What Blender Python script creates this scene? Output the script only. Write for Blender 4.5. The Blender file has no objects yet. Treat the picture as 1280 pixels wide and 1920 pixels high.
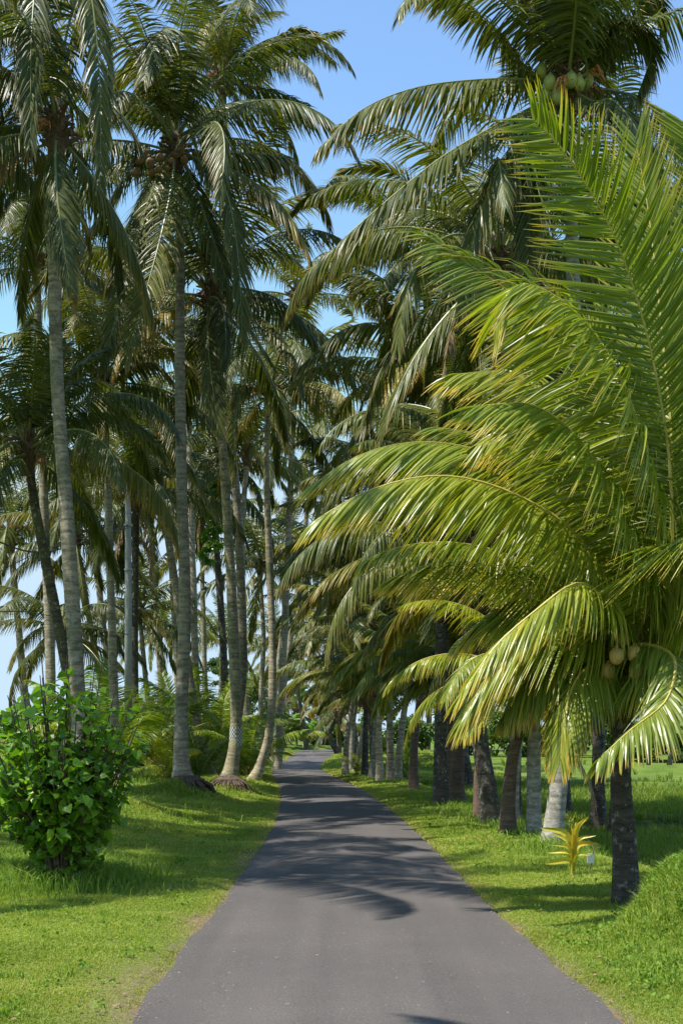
import bpy, math, random
import numpy as np
from mathutils import Vector, Matrix
R = math.radians
C = bpy.context.scene.collection
scene = bpy.context.scene

# ---------------------------------------------------------------- camera, sky, sun, exposure
F, CX, HY, CH = 2400.0, 640.0, 1370.0, 1.75          # focal length in photo pixels, centre column, horizon row, eye height
cam_d = bpy.data.cameras.new('camera'); cam = bpy.data.objects.new('camera', cam_d); C.objects.link(cam)
cam.location = (0, 0, CH); cam.rotation_euler = (R(90), 0, 0)
cam_d.sensor_width = 36; cam_d.lens = 36*F/1920; cam_d.shift_y = (HY-960)/1920
cam_d.clip_start = .1; cam_d.clip_end = 6000
scene.camera = cam
SUN = Vector((-0.46, -0.14, 1.0)).normalized()
elev = math.asin(SUN.z); az = math.atan2(SUN.x, SUN.y)
w = bpy.data.worlds.new("World"); scene.world = w; w.use_nodes = True
nt = w.node_tree; bg = nt.nodes['Background']; sky = nt.nodes.new('ShaderNodeTexSky')
sky.sky_type = 'NISHITA'; sky.sun_disc = False; sky.sun_elevation = elev; sky.sun_rotation = az
sky.air_density = 1.0; sky.dust_density = 0.0; sky.ozone_density = 2.6
tn_ = nt.nodes.new('ShaderNodeMix'); tn_.data_type = 'RGBA'; tn_.blend_type = 'MULTIPLY'; tn_.inputs[0].default_value = 1; tn_.inputs[7].default_value = (.92, 1.0, 1.0, 1)
nt.links.new(sky.outputs[0], tn_.inputs[6]); dk = nt.nodes.new('ShaderNodeMix'); dk.data_type = 'RGBA'; dk.blend_type = 'DARKEN'; dk.inputs[0].default_value = 1; dk.inputs[7].default_value = (2.3, 3.05, 3.75, 1)   # pale even blue near the horizon
nt.links.new(tn_.outputs[2], dk.inputs[6]); nt.links.new(dk.outputs[2], bg.inputs[0]); bg.inputs[1].default_value = 0.15
sl = bpy.data.lights.new('sun', 'SUN'); sl.energy = 4.7; sl.angle = R(.5); sl.color = (1, .955, .88)
so = bpy.data.objects.new('sun', sl); C.objects.link(so)
so.rotation_euler = SUN.to_track_quat('Z', 'Y').to_euler(); so.location = (-20, 10, 50)
scene.view_settings.view_transform = 'Standard'; scene.view_settings.look = 'None'
scene.view_settings.exposure = 0.85; scene.view_settings.gamma = 1
scene.cycles.max_bounces = 8; scene.cycles.transparent_max_bounces = 8

# ---------------------------------------------------------------- helpers
def P(px, py, D): return Vector(((px-CX)/F*D, D, CH+(HY-py)/F*D))
def tag(o, label=None, cat=None, group=None, kind=None):
    if label: o['label'] = label
    if cat: o['category'] = cat
    if group: o['group'] = group
    if kind: o['kind'] = kind
    return o
def empty(name, loc): 
    o = bpy.data.objects.new(name, None); C.objects.link(o); o.location = loc; o.empty_display_size = .2
    return o
def mesh_np(name, V, faces, mats, matidx=None, attr=None, smooth=False):
    """faces: list of index arrays, each (n,k)"""
    me = bpy.data.meshes.new(name)
    V = np.asarray(V, dtype=np.float32)
    me.vertices.add(len(V)); me.vertices.foreach_set('co', V.ravel())
    faces = [np.asarray(f, dtype=np.int32) for f in faces if len(f)]
    nl = sum(f.size for f in faces); npoly = sum(len(f) for f in faces)
    me.loops.add(nl); me.polygons.add(npoly)
    me.loops.foreach_set('vertex_index', np.concatenate([f.ravel() for f in faces]))
    st, tot, k = [], [], 0
    for f in faces:
        st.append(k+np.arange(len(f))*f.shape[1]); tot.append(np.full(len(f), f.shape[1])); k += f.size
    me.polygons.foreach_set('loop_start', np.concatenate(st).astype(np.int32))
    me.polygons.foreach_set('loop_total', np.concatenate(tot).astype(np.int32))
    for m in mats: me.materials.append(m)
    if matidx is not None: me.polygons.foreach_set('material_index', np.asarray(matidx, dtype=np.int32))
    me.polygons.foreach_set('use_smooth', np.full(npoly, smooth, dtype=bool))
    if attr is not None:
        a = me.attributes.new('var', 'FLOAT_COLOR', 'POINT')
        A = np.ones((len(V), 4), dtype=np.float32); A[:, :3] = attr
        a.data.foreach_set('color', A.ravel())
    me.update(calc_edges=True); me.validate()
    return me
def link(name, me, parent=None):
    o = bpy.data.objects.new(name, me); C.objects.link(o)
    if parent: o.parent = parent
    return o
class MB:
    def __init__(s): s.V = []; s.Q = {3: [], 4: []}; s.n = 0; s.M = {3: [], 4: []}; s.A = []
    def add(s, V, F, m=0, a=None):
        V = np.asarray(V, dtype=float); s.V.append(V)
        for f in F:
            s.Q[len(f)].append([i+s.n for i in f]); s.M[len(f)].append(m)
        s.A.append(np.tile([.5, .5, .5], (len(V), 1)) if a is None else np.asarray(a)); s.n += len(V)
    def tube(s, pts, rad, sides=6, m=0, a=None, caps=True, jit=0, rng=None):
        pts = np.asarray([tuple(p) for p in pts], dtype=float); n = len(pts)
        rad = np.broadcast_to(rad, (n,)) if np.ndim(rad) else np.full(n, rad)
        T = np.gradient(pts, axis=0); T /= np.linalg.norm(T, axis=1)[:, None]+1e-9
        ref = np.array([0, 0, 1.]) if abs(T[0][2]) < .8 else np.array([1., 0, 0])
        V = []
        for i in range(n):
            u = ref-T[i]*ref.dot(T[i]); u /= np.linalg.norm(u)+1e-9; ref = u; v = np.cross(T[i], u)
            for k in range(sides):
                an = 2*math.pi*k/sides; r = rad[i]*(1+(rng.uniform(-jit, jit) if rng else 0))
                V.append(pts[i]+(u*math.cos(an)+v*math.sin(an))*r)
        Fq = [(i*sides+k, i*sides+(k+1) % sides, (i+1)*sides+(k+1) % sides, (i+1)*sides+k) for i in range(n-1) for k in range(sides)]
        if caps:
            V.append(pts[0]); V.append(pts[-1]); a0 = n*sides
            Fq += [(a0, (k+1) % sides, k) for k in range(sides)]
            Fq += [(a0+1, (n-1)*sides+k, (n-1)*sides+(k+1) % sides) for k in range(sides)]
        s.add(V, Fq, m, None if a is None else np.tile(a, (len(V), 1)))
    def box(s, c, sz, m=0, rz=0, rx=0):
        M = Matrix.Rotation(rz, 3, 'Z') @ Matrix.Rotation(rx, 3, 'X')
        V = [Vector(c)+M @ Vector((x*sz[0]/2, y*sz[1]/2, z*sz[2]/2)) for x in (-1, 1) for y in (-1, 1) for z in (-1, 1)]
        s.add([tuple(v) for v in V], [(0, 1, 3, 2), (4, 6, 7, 5), (0, 4, 5, 1), (2, 3, 7, 6), (0, 2, 6, 4), (1, 5, 7, 3)], m)
    def ball(s, c, r, seg=12, rings=8, m=0, noise=0, rng=None):
        r = np.broadcast_to(r, (3,)); V = [(0, 0, 1)]
        for i in range(1, rings):
            for k in range(seg):
                t = math.pi*i/rings; p = 2*math.pi*k/seg; q = 1+(rng.uniform(-noise, noise) if rng else 0)
                V.append((q*math.sin(t)*math.cos(p), q*math.sin(t)*math.sin(p), q*math.cos(t)))
        V.append((0, 0, -1)); V = np.array(V)*r+np.array(tuple(c)); e = len(V)-1
        Fq = [(0, 1+k, 1+(k+1) % seg) for k in range(seg)]+[(e, 1+(rings-2)*seg+(k+1) % seg, 1+(rings-2)*seg+k) for k in range(seg)]
        Fq += [(1+i*seg+k, 1+(i+1)*seg+k, 1+(i+1)*seg+(k+1) % seg, 1+i*seg+(k+1) % seg) for i in range(rings-2) for k in range(seg)]
        s.add(V, Fq, m)
    def mesh(s, name, mats, smooth=False):
        return mesh_np(name, np.concatenate(s.V), [s.Q[3], s.Q[4]], mats, s.M[3]+s.M[4], np.concatenate(s.A), smooth)
    def build(s, name, mats, parent=None, smooth=False): return link(name, s.mesh(name, mats, smooth), parent)

def noise2(x, y, s=1.0, seed=0):                      # smooth value noise, numpy
    x = np.asarray(x)/s+seed*17.3; y = np.asarray(y)/s+seed*9.1
    xi = np.floor(x); yi = np.floor(y); fx = x-xi; fy = y-yi; fx = fx*fx*(3-2*fx); fy = fy*fy*(3-2*fy)
    def h(a, b): v = np.sin(a*127.1+b*311.7+seed)*43758.5453; return v-np.floor(v)
    return (h(xi, yi)*(1-fx)+h(xi+1, yi)*fx)*(1-fy)+(h(xi, yi+1)*(1-fx)+h(xi+1, yi+1)*fx)*fy

# ---------------------------------------------------------------- materials
def mat(name):
    m = bpy.data.materials.new(name); m.use_nodes = True; t = m.node_tree
    return m, t, t.nodes['Principled BSDF'], t.nodes['Material Output']
def ramp(t, stops):
    r = t.nodes.new('ShaderNodeValToRGB')
    while len(r.color_ramp.elements) < len(stops): r.color_ramp.elements.new(.5)
    for e, (p, c) in zip(r.color_ramp.elements, stops): e.position = p; e.color = (*c, 1)
    return r
def noisen(t, scale, detail=6, rough=.6, coord='Object', vec=None):
    n = t.nodes.new('ShaderNodeTexNoise'); n.inputs['Scale'].default_value = scale; n.inputs['Detail'].default_value = detail; n.inputs['Roughness'].default_value = rough
    if vec is None:
        tc = t.nodes.new('ShaderNodeTexCoord'); vec = tc.outputs[coord]
    t.links.new(vec, n.inputs['Vector']); return n
def mixc(t, a, b, f, blend='MIX'):
    m = t.nodes.new('ShaderNodeMix'); m.data_type = 'RGBA'; m.blend_type = blend
    for s, v in ((m.inputs[6], a), (m.inputs[7], b), (m.inputs[0], f)):
        if isinstance(v, (tuple, list)): s.default_value = (*v, 1)
        elif isinstance(v, (int, float)): s.default_value = v
        else: t.links.new(v, s)
    return m.outputs[2]
def bump(t, bsdf, h, strength=.5, dist=.02):
    b = t.nodes.new('ShaderNodeBump'); b.inputs['Strength'].default_value = strength; b.inputs['Distance'].default_value = dist
    t.links.new(h, b.inputs['Height']); t.links.new(b.outputs[0], bsdf.inputs['Normal'])

def leaf_mat(name, lo, hi, tip, rough=.36, trans=.3, tippos=.86, spec=.5, tcol=None):
    m, t, b, out = mat(name)
    at = t.nodes.new('ShaderNodeAttribute'); at.attribute_name = 'var'
    sp = t.nodes.new('ShaderNodeSeparateColor'); t.links.new(at.outputs['Color'], sp.inputs[0])
    oi = t.nodes.new('ShaderNodeObjectInfo')
    c = ramp(t, [(0, lo), (.86, hi), (.96, tuple(.5*a+.5*b_ for a, b_ in zip(hi, tip)))]); t.links.new(sp.outputs[0], c.inputs[0])
    rt = ramp(t, [(tippos-.12, (0, 0, 0)), (tippos+.1, (1, 1, 1))])
    ad = t.nodes.new('ShaderNodeMath'); ad.operation = 'MULTIPLY_ADD'; ad.inputs[1].default_value = .22; t.links.new(sp.outputs[0], ad.inputs[0]); t.links.new(sp.outputs[1], ad.inputs[2])
    t.links.new(ad.outputs[0], rt.inputs[0])
    col = mixc(t, c.outputs[0], tip, rt.outputs[0])
    # per frond variation and per palm tint
    rr = ramp(t, [(0, (.72, .78, .75)), (.5, (1, 1, 1)), (1, (1.28, 1.15, .8))]); t.links.new(oi.outputs['Random'], rr.inputs[0])
    col = mixc(t, col, rr.outputs[0], 1.0, 'MULTIPLY')
    col = mixc(t, col, oi.outputs['Color'], 1.0, 'MULTIPLY')
    t.links.new(col, b.inputs['Base Color']); b.inputs['Roughness'].default_value = rough; b.inputs['Specular IOR Level'].default_value = spec
    tr = t.nodes.new('ShaderNodeBsdfTranslucent')
    tc = mixc(t, col, tcol or (1.15, 1.25, .35), 1.0, 'MULTIPLY'); t.links.new(tc, tr.inputs[0])
    mx = t.nodes.new('ShaderNodeMixShader'); mx.inputs[0].default_value = trans
    t.links.new(b.outputs[0], mx.inputs[1]); t.links.new(tr.outputs[0], mx.inputs[2]); t.links.new(mx.outputs[0], out.inputs[0])
    return m
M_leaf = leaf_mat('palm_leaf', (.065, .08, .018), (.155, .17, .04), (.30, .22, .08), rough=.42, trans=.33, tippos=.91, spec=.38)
M_hero = leaf_mat('sunny_palm_leaf', (.16, .22, .02), (.33, .37, .045), (.60, .45, .08), rough=.36, trans=.42, tippos=.93, spec=.6)  # palm leaf made lighter and yellower, sunlit look put into its colour
M_dead = leaf_mat('dry_palm_leaf', (.15, .10, .05), (.32, .22, .11), (.38, .25, .12), rough=.7, trans=.15, tcol=(1.2, 1, .6))
M_bush = leaf_mat('broad_leaf', (.07, .17, .018), (.18, .33, .035), (.2, .3, .03), rough=.33, trans=.42, tippos=1.5, tcol=(1.5, 1.5, .5))
M_weed = leaf_mat('weed_leaf', (.08, .17, .02), (.19, .30, .04), (.2, .3, .03), rough=.7, trans=.35, tippos=1.5, spec=.2)
M_tree = leaf_mat('tree_leaf', (.035, .075, .02), (.10, .16, .035), (.1, .16, .035), rough=.5, trans=.25, tippos=1.6)
M_banana = leaf_mat('banana_leaf', (.07, .17, .02), (.15, .30, .04), (.3, .25, .06), rough=.4, trans=.4, tippos=1.2)
M_yel = leaf_mat('yellow_leaf', (.42, .42, .04), (.62, .50, .05), (.6, .38, .05), rough=.4, trans=.35, tcol=(1.3, 1.2, .5))

def rach_mat(name, c):
    m, t, b, o = mat(name); n = noisen(t, 6); col = mixc(t, c, tuple(x*.6 for x in c), n.outputs[0]); t.links.new(col, b.inputs['Base Color'])
    b.inputs['Roughness'].default_value = .45; return m
M_rach = rach_mat('leaf_stalk', (.22, .24, .07)); M_rachy = rach_mat('yellow_leaf_stalk', (.52, .42, .08)); M_rachd = rach_mat('dry_stalk', (.3, .2, .1))

def trunk_mat(name, lo, hi, lich=(.42, .42, .38), la=.55):
    m, t, b, o = mat(name)
    tc = t.nodes.new('ShaderNodeTexCoord'); mp = t.nodes.new('ShaderNodeMapping'); mp.inputs['Scale'].default_value = (1, 1, 5)
    t.links.new(tc.outputs['Object'], mp.inputs[0])
    n = noisen(t, 3.5, 8, .7, vec=mp.outputs[0]); c = ramp(t, [(.40, lo), (.60, hi)]); t.links.new(n.outputs[0], c.inputs[0])
    n2 = noisen(t, 9, 6, .75); r2 = ramp(t, [(la, (0, 0, 0)), (la+.08, (1, 1, 1))]); t.links.new(n2.outputs[0], r2.inputs[0])
    col = mixc(t, c.outputs[0], lich, r2.outputs[0])
    n3 = noisen(t, 1.3, 4); r3 = ramp(t, [(.52, (0, 0, 0)), (.7, (1, 1, 1))]); t.links.new(n3.outputs[0], r3.inputs[0])
    col = mixc(t, col, (.10, .115, .045), r3.outputs[0])
    at = t.nodes.new('ShaderNodeAttribute'); at.attribute_name = 'var'; sp = t.nodes.new('ShaderNodeSeparateColor'); t.links.new(at.outputs['Color'], sp.inputs[0])
    col = mixc(t, col, (.06, .045, .03), sp.outputs[0])        # leaf scars: thin dark rings in the bark
    oi = t.nodes.new('ShaderNodeObjectInfo'); col = mixc(t, col, oi.outputs['Color'], 1., 'MULTIPLY')
    t.links.new(col, b.inputs['Base Color']); b.inputs['Roughness'].default_value = .88
    n4 = noisen(t, 22, 5, .7, vec=mp.outputs[0]); bump(t, b, n4.outputs[0], .8, .02)
    return m
M_trunk = trunk_mat('grey_palm_bark', (.19, .145, .095), (.44, .37, .265), lich=(.42, .41, .34), la=.54)
M_trunkw = trunk_mat('pale_palm_bark', (.21, .185, .145), (.44, .405, .34), lich=(.54, .52, .45), la=.54)
M_trunkd = trunk_mat('dark_shaded_palm_bark', (.03, .024, .018), (.10, .08, .06), lich=(.30, .28, .23), la=.55)  # dark bark; on trunks under the crowns it also carries painted shade
M_trunkr = trunk_mat('brown_palm_bark', (.10, .06, .04), (.20, .13, .085), lich=(.3, .27, .2), la=.64)

def simple(name, lo, hi, scale=5, rough=.8, bs=.4, bd=.01, detail=6):
    m, t, b, o = mat(name); n = noisen(t, scale, detail); c = ramp(t, [(.3, lo), (.7, hi)]); t.links.new(n.outputs[0], c.inputs[0])
    t.links.new(c.outputs[0], b.inputs['Base Color']); b.inputs['Roughness'].default_value = rough; bump(t, b, n.outputs[0], bs, bd); return m
M_fibre = simple('palm_fibre', (.05, .03, .018), (.20, .12, .06), 18, .95, 1, .03)
M_coco = simple('ripe_coconut', (.13, .07, .03), (.30, .16, .06), 16, .6)
M_cocog = simple('green_coconut', (.20, .25, .06), (.42, .42, .12), 5, .45)
M_root = simple('palm_roots', (.04, .028, .018), (.15, .10, .065), 14, .95, 1, .04)
M_conc = simple('pole_concrete', (.30, .29, .27), (.42, .41, .38), 9, .85, .2)
M_wire = simple('wire', (.02, .02, .02), (.04, .04, .04), 5, .6)
M_bark = simple('tree_bark', (.09, .07, .05), (.2, .16, .12), 8, .9, .8, .03)
M_metal = simple('lamp_metal', (.35, .37, .4), (.45, .47, .5), 4, .5)
M_white = simple('white_paint', (.72, .72, .7), (.82, .82, .8), 3, .7, .1)
M_roof = simple('roof_tile', (.20, .09, .05), (.32, .16, .09), 9, .8)
M_fibreo = simple('orange_fibre', (.40, .15, .04), (.6, .26, .08), 18, .8, .8, .02)

def check_mat():
    m, t, b, o = mat('checked_cloth'); uv = t.nodes.new('ShaderNodeUVMap'); ck = t.nodes.new('ShaderNodeTexChecker')
    ck.inputs['Color1'].default_value = (.62, .62, .58, 1); ck.inputs['Color2'].default_value = (.015, .015, .018, 1); ck.inputs['Scale'].default_value = 1
    t.links.new(uv.outputs[0], ck.inputs['Vector']); t.links.new(ck.outputs[0], b.inputs['Base Color']); b.inputs['Roughness'].default_value = .9; return m
M_check = check_mat()

# ---------------------------------------------------------------- setting: ground, road, water
EL = np.array([(-30, -1.25), (7.64, -1.257), (8.94, -1.266), (10.24, -1.26), (12.2, -1.22), (15, -1.19), (20.5, -1.195), (24.7, -1.235), (32.3, -1.52), (38.2, -1.8), (52.5, -2.85), (64.6, -3.3), (76, -3.25), (92, -3.5), (108, -3.7), (112, -3.6), (116, -2.4), (118.5, 1), (119, 8), (119, 40)])
ER = np.array([(-30, 1.75), (7.68, 1.68), (9.55, 1.59), (11.35, 1.51), (13.3, 1.44), (15.6, 1.40), (20.5, 1.32), (25.5, 1.17), (30, 1.0), (37.5, .625), (44.2, .09), (52.5, -.65), (60, -1.0), (71, -1.0), (93, -.6), (102, -.6), (108, .3), (112, 2.5), (114, 8), (114, 40)])
def xl(y): return np.interp(y, EL[:16, 0], EL[:16, 1])
def xr(y): return np.interp(y, ER[:17, 0], ER[:17, 1])
def sst(a, b, x): t = np.clip((x-a)/(b-a), 0, 1); return t*t*(3-2*t)
MOUNDS = [(-3.63, 29.3, .42, 1.15), (-2.98, 33.2, .40, 1.0), (-3.95, 46, .35, 1.5), (-2.75, 41.5, .25, 1.0), (-5.0, 24, .35, 1.6)]
HUMP = (2.92, 10.0, .68)
def H(x, y):
    x = np.asarray(x, dtype=float); y = np.asarray(y, dtype=float)
    dl = xl(y)-x; dr = x-xr(y)
    z = np.where(dl > 0, .36*sst(.3, 4.2, dl)*sst(10, 22, y)*(1-sst(80, 105, y))+.015*sst(0, .3, dl), 0)
    for mx, my, mh, mr in MOUNDS: z = z+mh*np.exp(-((x-mx)**2+(y-my)**2*.6)/(mr*mr*.55))*sst(.05, .9, dl)
    z = z+np.where(dr > 0, .02*sst(0, .3, dr), 0)
    z = z+HUMP[2]*np.exp(-(((x-HUMP[0])/.62)**2+((y-HUMP[1])/1.0)**2)**2)
    off = np.interp(y, [0, 15, 30, 45], [2.5, 2.1, 1.9, 1.7])
    drop = sst(off, off+1.2, dr)*(1-sst(78, 86, y))*(1-sst(13.5, 12, y)*.0)*sst(13, 17, y)
    pad = -.55+.04*noise2(x, y, .5, 3)
    # raised grass paths between the paddies
    for (b0, b1) in ((28.5, 1.0), (44, 1.2), (60, 1.5)):
        pad = pad+.34*np.exp(-((y-b0-.25*(x-4)*(1 if b0 < 30 else -.2)-.8*noise2(x, y*0, 3, 5))/(b1*.45))**2)
    terr = .18*sst(30, 31.5, y)+.15*sst(46, 47.5, y)
    z = z*(1-drop)+(pad+terr)*drop
    inroad = (dl < 0) & (dr < 0)
    z = z+np.where(~inroad, .03*(noise2(x, y, .35, 1)-.5)*np.minimum(1, np.maximum(dl, dr)/.4), 0)
    z = np.where(inroad, -.03, z)
    z = np.where(y > 106, np.where((x > -4.5), -.03, z), z)
    z = z+.35*sst(119.5, 126, y)
    return z
def Hs(x, y): return float(H(x, y))
def lines(lo, hi, fine_lo, fine_hi, step, far, g=1.13):
    a = list(np.arange(fine_lo, fine_hi, step)); s = step; v = a[-1]
    while v < hi: s *= g; v += s; a.append(v)
    s = step; v = a[0]; b = []
    while v > lo: s *= g; v -= s; b.append(v)
    return np.array(b[::-1]+a)
gx = lines(-3500, 3500, -7, 8, .14, 0); gy = lines(-600, 5000, 6, 50, .22, 0, 1.05)
GX, GY = np.meshgrid(gx, gy); GZ = H(GX, GY)
GZ = GZ-6*np.clip((np.hypot(GX, GY)-1500)/3000, 0, 1)
nx, ny = len(gx), len(gy)
idx = np.arange(nx*ny).reshape(ny, nx)
q = np.stack([idx[:-1, :-1], idx[:-1, 1:], idx[1:, 1:], idx[1:, :-1]], -1).reshape(-1, 4)
DL = xl(GY)-GX; DR = GX-xr(GY); edge = np.maximum(DL, DR)
dirt = np.clip(1-edge/.16-1.1*(noise2(GX, GY, .25, 7)-.35), 0, 1)
dirt = np.maximum(dirt, np.where(DL > 0, np.clip(1.1-DL/.75, 0, 1)*np.clip(noise2(GX, GY, .9, 9)*2.4-1.05, 0, 1), 0))
dirt = np.where(GY > 104, 0, dirt); mud = (GZ < -.25).astype(float)
attr = np.stack([dirt, mud, np.clip(edge/3, 0, 1)], -1).reshape(-1, 3)
def ground_mat():
    m, t, b, o = mat('grassy_ground')
    at = t.nodes.new('ShaderNodeAttribute'); at.attribute_name = 'var'; sp = t.nodes.new('ShaderNodeSeparateColor'); t.links.new(at.outputs['Color'], sp.inputs[0])
    n = noisen(t, .7, 8); c = ramp(t, [(.35, (.065, .11, .014)), (.65, (.13, .18, .025))]); t.links.new(n.outputs[0], c.inputs[0])
    n2 = noisen(t, 14, 6); c2 = ramp(t, [(.3, (.10, .065, .04)), (.7, (.24, .17, .11))]); t.links.new(n2.outputs[0], c2.inputs[0])
    n3 = noisen(t, 5, 6); c3 = ramp(t, [(.35, (.035, .05, .015)), (.6, (.08, .12, .02))]); t.links.new(n3.outputs[0], c3.inputs[0])
    col = mixc(t, c.outputs[0], c2.outputs[0], sp.outputs[0]); col = mixc(t, col, c3.outputs[0], sp.outputs[1])
    t.links.new(col, b.inputs['Base Color']); b.inputs['Roughness'].default_value = .95; b.inputs['Specular IOR Level'].default_value = .15
    n4 = noisen(t, 40, 5); bump(t, b, n4.outputs[0], .8, .02); return m
M_ground = ground_mat()
g = link('ground', mesh_np('ground', np.stack([GX, GY, GZ], -1).reshape(-1, 3), [q], [M_ground], attr=attr, smooth=True)); tag(g, kind='structure')

def road_mat():
    m, t, b, o = mat('asphalt'); tc = t.nodes.new('ShaderNodeTexCoord'); n = noisen(t, 90, 4, .7)
    c = ramp(t, [(.30, (.050, .043, .039)), (.55, (.089, .0785, .072)), (.78, (.17, .155, .143))]); t.links.new(n.outputs[0], c.inputs[0])
    n2 = noisen(t, .6, 6); c2 = ramp(t, [(.3, (.86, .86, .87)), (.7, (1.1, 1.09, 1.07))]); t.links.new(n2.outputs[0], c2.inputs[0])
    col = mixc(t, c.outputs[0], c2.outputs[0], 1., 'MULTIPLY')
    mp = t.nodes.new('ShaderNodeMapping'); mp.inputs['Scale'].default_value = (2.2, .10, 1); t.links.new(tc.outputs['Object'], mp.inputs[0]); n5 = noisen(t, 1.0, 3, .5, vec=mp.outputs[0]); c5 = ramp(t, [(.35, (.86, .86, .86)), (.65, (1.12, 1.12, 1.12))]); t.links.new(n5.outputs[0], c5.inputs[0]); col = mixc(t, col, c5.outputs[0], 1., 'MULTIPLY')
    n3 = noisen(t, 28, 2, .5); r3 = ramp(t, [(.72, (0, 0, 0)), (.75, (1, 1, 1))]); t.links.new(n3.outputs[0], r3.inputs[0])
    col = mixc(t, col, (.26, .23, .19), r3.outputs[0])
    t.links.new(col, b.inputs['Base Color']); b.inputs['Roughness'].default_value = .82; b.inputs['Specular IOR Level'].default_value = .35
    n4 = noisen(t, 160, 3, .8); bump(t, b, n4.outputs[0], .5, .006); return m
M_road = road_mat()
def smooth_poly(E, n):
    t = np.arange(len(E)); d = np.concatenate([[0], np.cumsum(np.hypot(*np.diff(E, axis=0).T))]); s = np.linspace(0, 1, n)**1
    return d, E
rows = np.concatenate([np.arange(-30, 40, .25), np.arange(40, 106, .5)])
Lp = [(float(xl(y))+.07*(float(noise2(0, y, .45, 11))-.5)+.035*(float(noise2(0, y, .26, 12))-.5), y) for y in rows]; Rp = [(float(xr(y))+.07*(float(noise2(3, y, .5, 13))-.5)+.035*(float(noise2(3, y, .27, 14))-.5), y) for y in rows]
Lp += [(-3.7, 108), (-3.6, 112), (-3.0, 115), (-1, 117.5), (3, 119), (12, 119.5), (60, 119.5)]; Rp += [(-.5, 106.5), (-.2, 107.5), (.8, 109.5), (2.2, 111.5), (5, 113.5), (12, 114.5), (60, 114.5)]
V = []; Fq = []; K = 9
for (a, b_) in zip(Lp, Rp):
    for k in range(K):
        f = k/(K-1); crown = .03*(1-(2*f-1)**2)
        V.append((a[0]*(1-f)+b_[0]*f, a[1]*(1-f)+b_[1]*f, .012+crown))
n0 = len(Lp)
Fq = [(i*K+k, i*K+k+1, (i+1)*K+k+1, (i+1)*K+k) for i in range(n0-1) for k in range(K-1)]
base = len(V)
for (a, b_) in zip(Lp, Rp): V.append((a[0]-.03, a[1], -.08)); V.append((b_[0]+.03, b_[1], -.08))
Fq += [(i*K, (i+1)*K, base+2*(i+1), base+2*i) for i in range(n0-1)]+[(i*K+K-1, base+2*i+1, base+2*(i+1)+1, (i+1)*K+K-1) for i in range(n0-1)]
rd = link('road', mesh_np('road', V, [Fq], [M_road], smooth=False)); tag(rd, kind='structure')

mw, t, b, o = mat('paddy_water'); b.inputs['Base Color'].default_value = (.035, .045, .03, 1); b.inputs['Roughness'].default_value = .06
nn = noisen(t, 3); bump(t, b, nn.outputs[0], .08, .01)
mb = MB(); mb.add([(3.0, 15, -.475), (30, 15, -.475), (30, 44, -.475), (1.5, 44, -.475)], [(0, 1, 2, 3)])
wt = mb.build('paddy_water', [mw]); tag(wt, kind='structure')

# ---------------------------------------------------------------- blades (grass, rice)
rng = np.random.default_rng(7)
def blades(name, X, Y, hgt, wid, lean, col, mats, Z=None):
    n = len(X); Z = H(X, Y)-.008 if Z is None else Z
    a = rng.uniform(0, 2*np.pi, n); la = rng.uniform(0, 2*np.pi, n); l = lean*rng.uniform(.2, 1, n)*hgt
    ux, uy = np.cos(a)*wid/2, np.sin(a)*wid/2; dx, dy = np.cos(la)*l, np.sin(la)*l
    V = np.zeros((n, 5, 3)); 
    V[:, 0] = np.stack([X-ux, Y-uy, Z], -1); V[:, 1] = np.stack([X+ux, Y+uy, Z], -1)
    V[:, 2] = np.stack([X+ux*.8+dx*.35, Y+uy*.8+dy*.35, Z+hgt*.6], -1); V[:, 3] = np.stack([X-ux*.8+dx*.35, Y-uy*.8+dy*.35, Z+hgt*.6], -1)
    V[:, 4] = np.stack([X+dx, Y+dy, Z+hgt*(1-.25*lean)], -1)
    i = np.arange(n)[:, None]*5
    A = np.repeat(col[:, None, :], 5, axis=1).reshape(-1, 3)
    return mesh_np(name, V.reshape(-1, 3), [i+np.array([0, 1, 2, 3]), i+np.array([3, 2, 4])], mats, attr=A)
def grass_mat(name, trans=.4):
    m, t, b, out = mat(name); at = t.nodes.new('ShaderNodeAttribute'); at.attribute_name = 'var'
    t.links.new(at.outputs['Color'], b.inputs['Base Color']); b.inputs['Roughness'].default_value = .5; b.inputs['Specular IOR Level'].default_value = .3
    tr = t.nodes.new('ShaderNodeBsdfTranslucent'); tc = mixc(t, at.outputs['Color'], (1.3, 1.4, .6), 1., 'MULTIPLY'); t.links.new(tc, tr.inputs[0])
    mx = t.nodes.new('ShaderNodeMixShader'); mx.inputs[0].default_value = trans; t.links.new(b.outputs[0], mx.inputs[1]); t.links.new(tr.outputs[0], mx.inputs[2]); t.links.new(mx.outputs[0], out.inputs[0]); return m
M_grass = grass_mat('grass_blade')
def pal(n, c0, c1, f):
    c0, c1 = np.array(c0), np.array(c1); f = np.clip(f, 0, 1)[:, None]; return c0*(1-f)+c1*f
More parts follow.
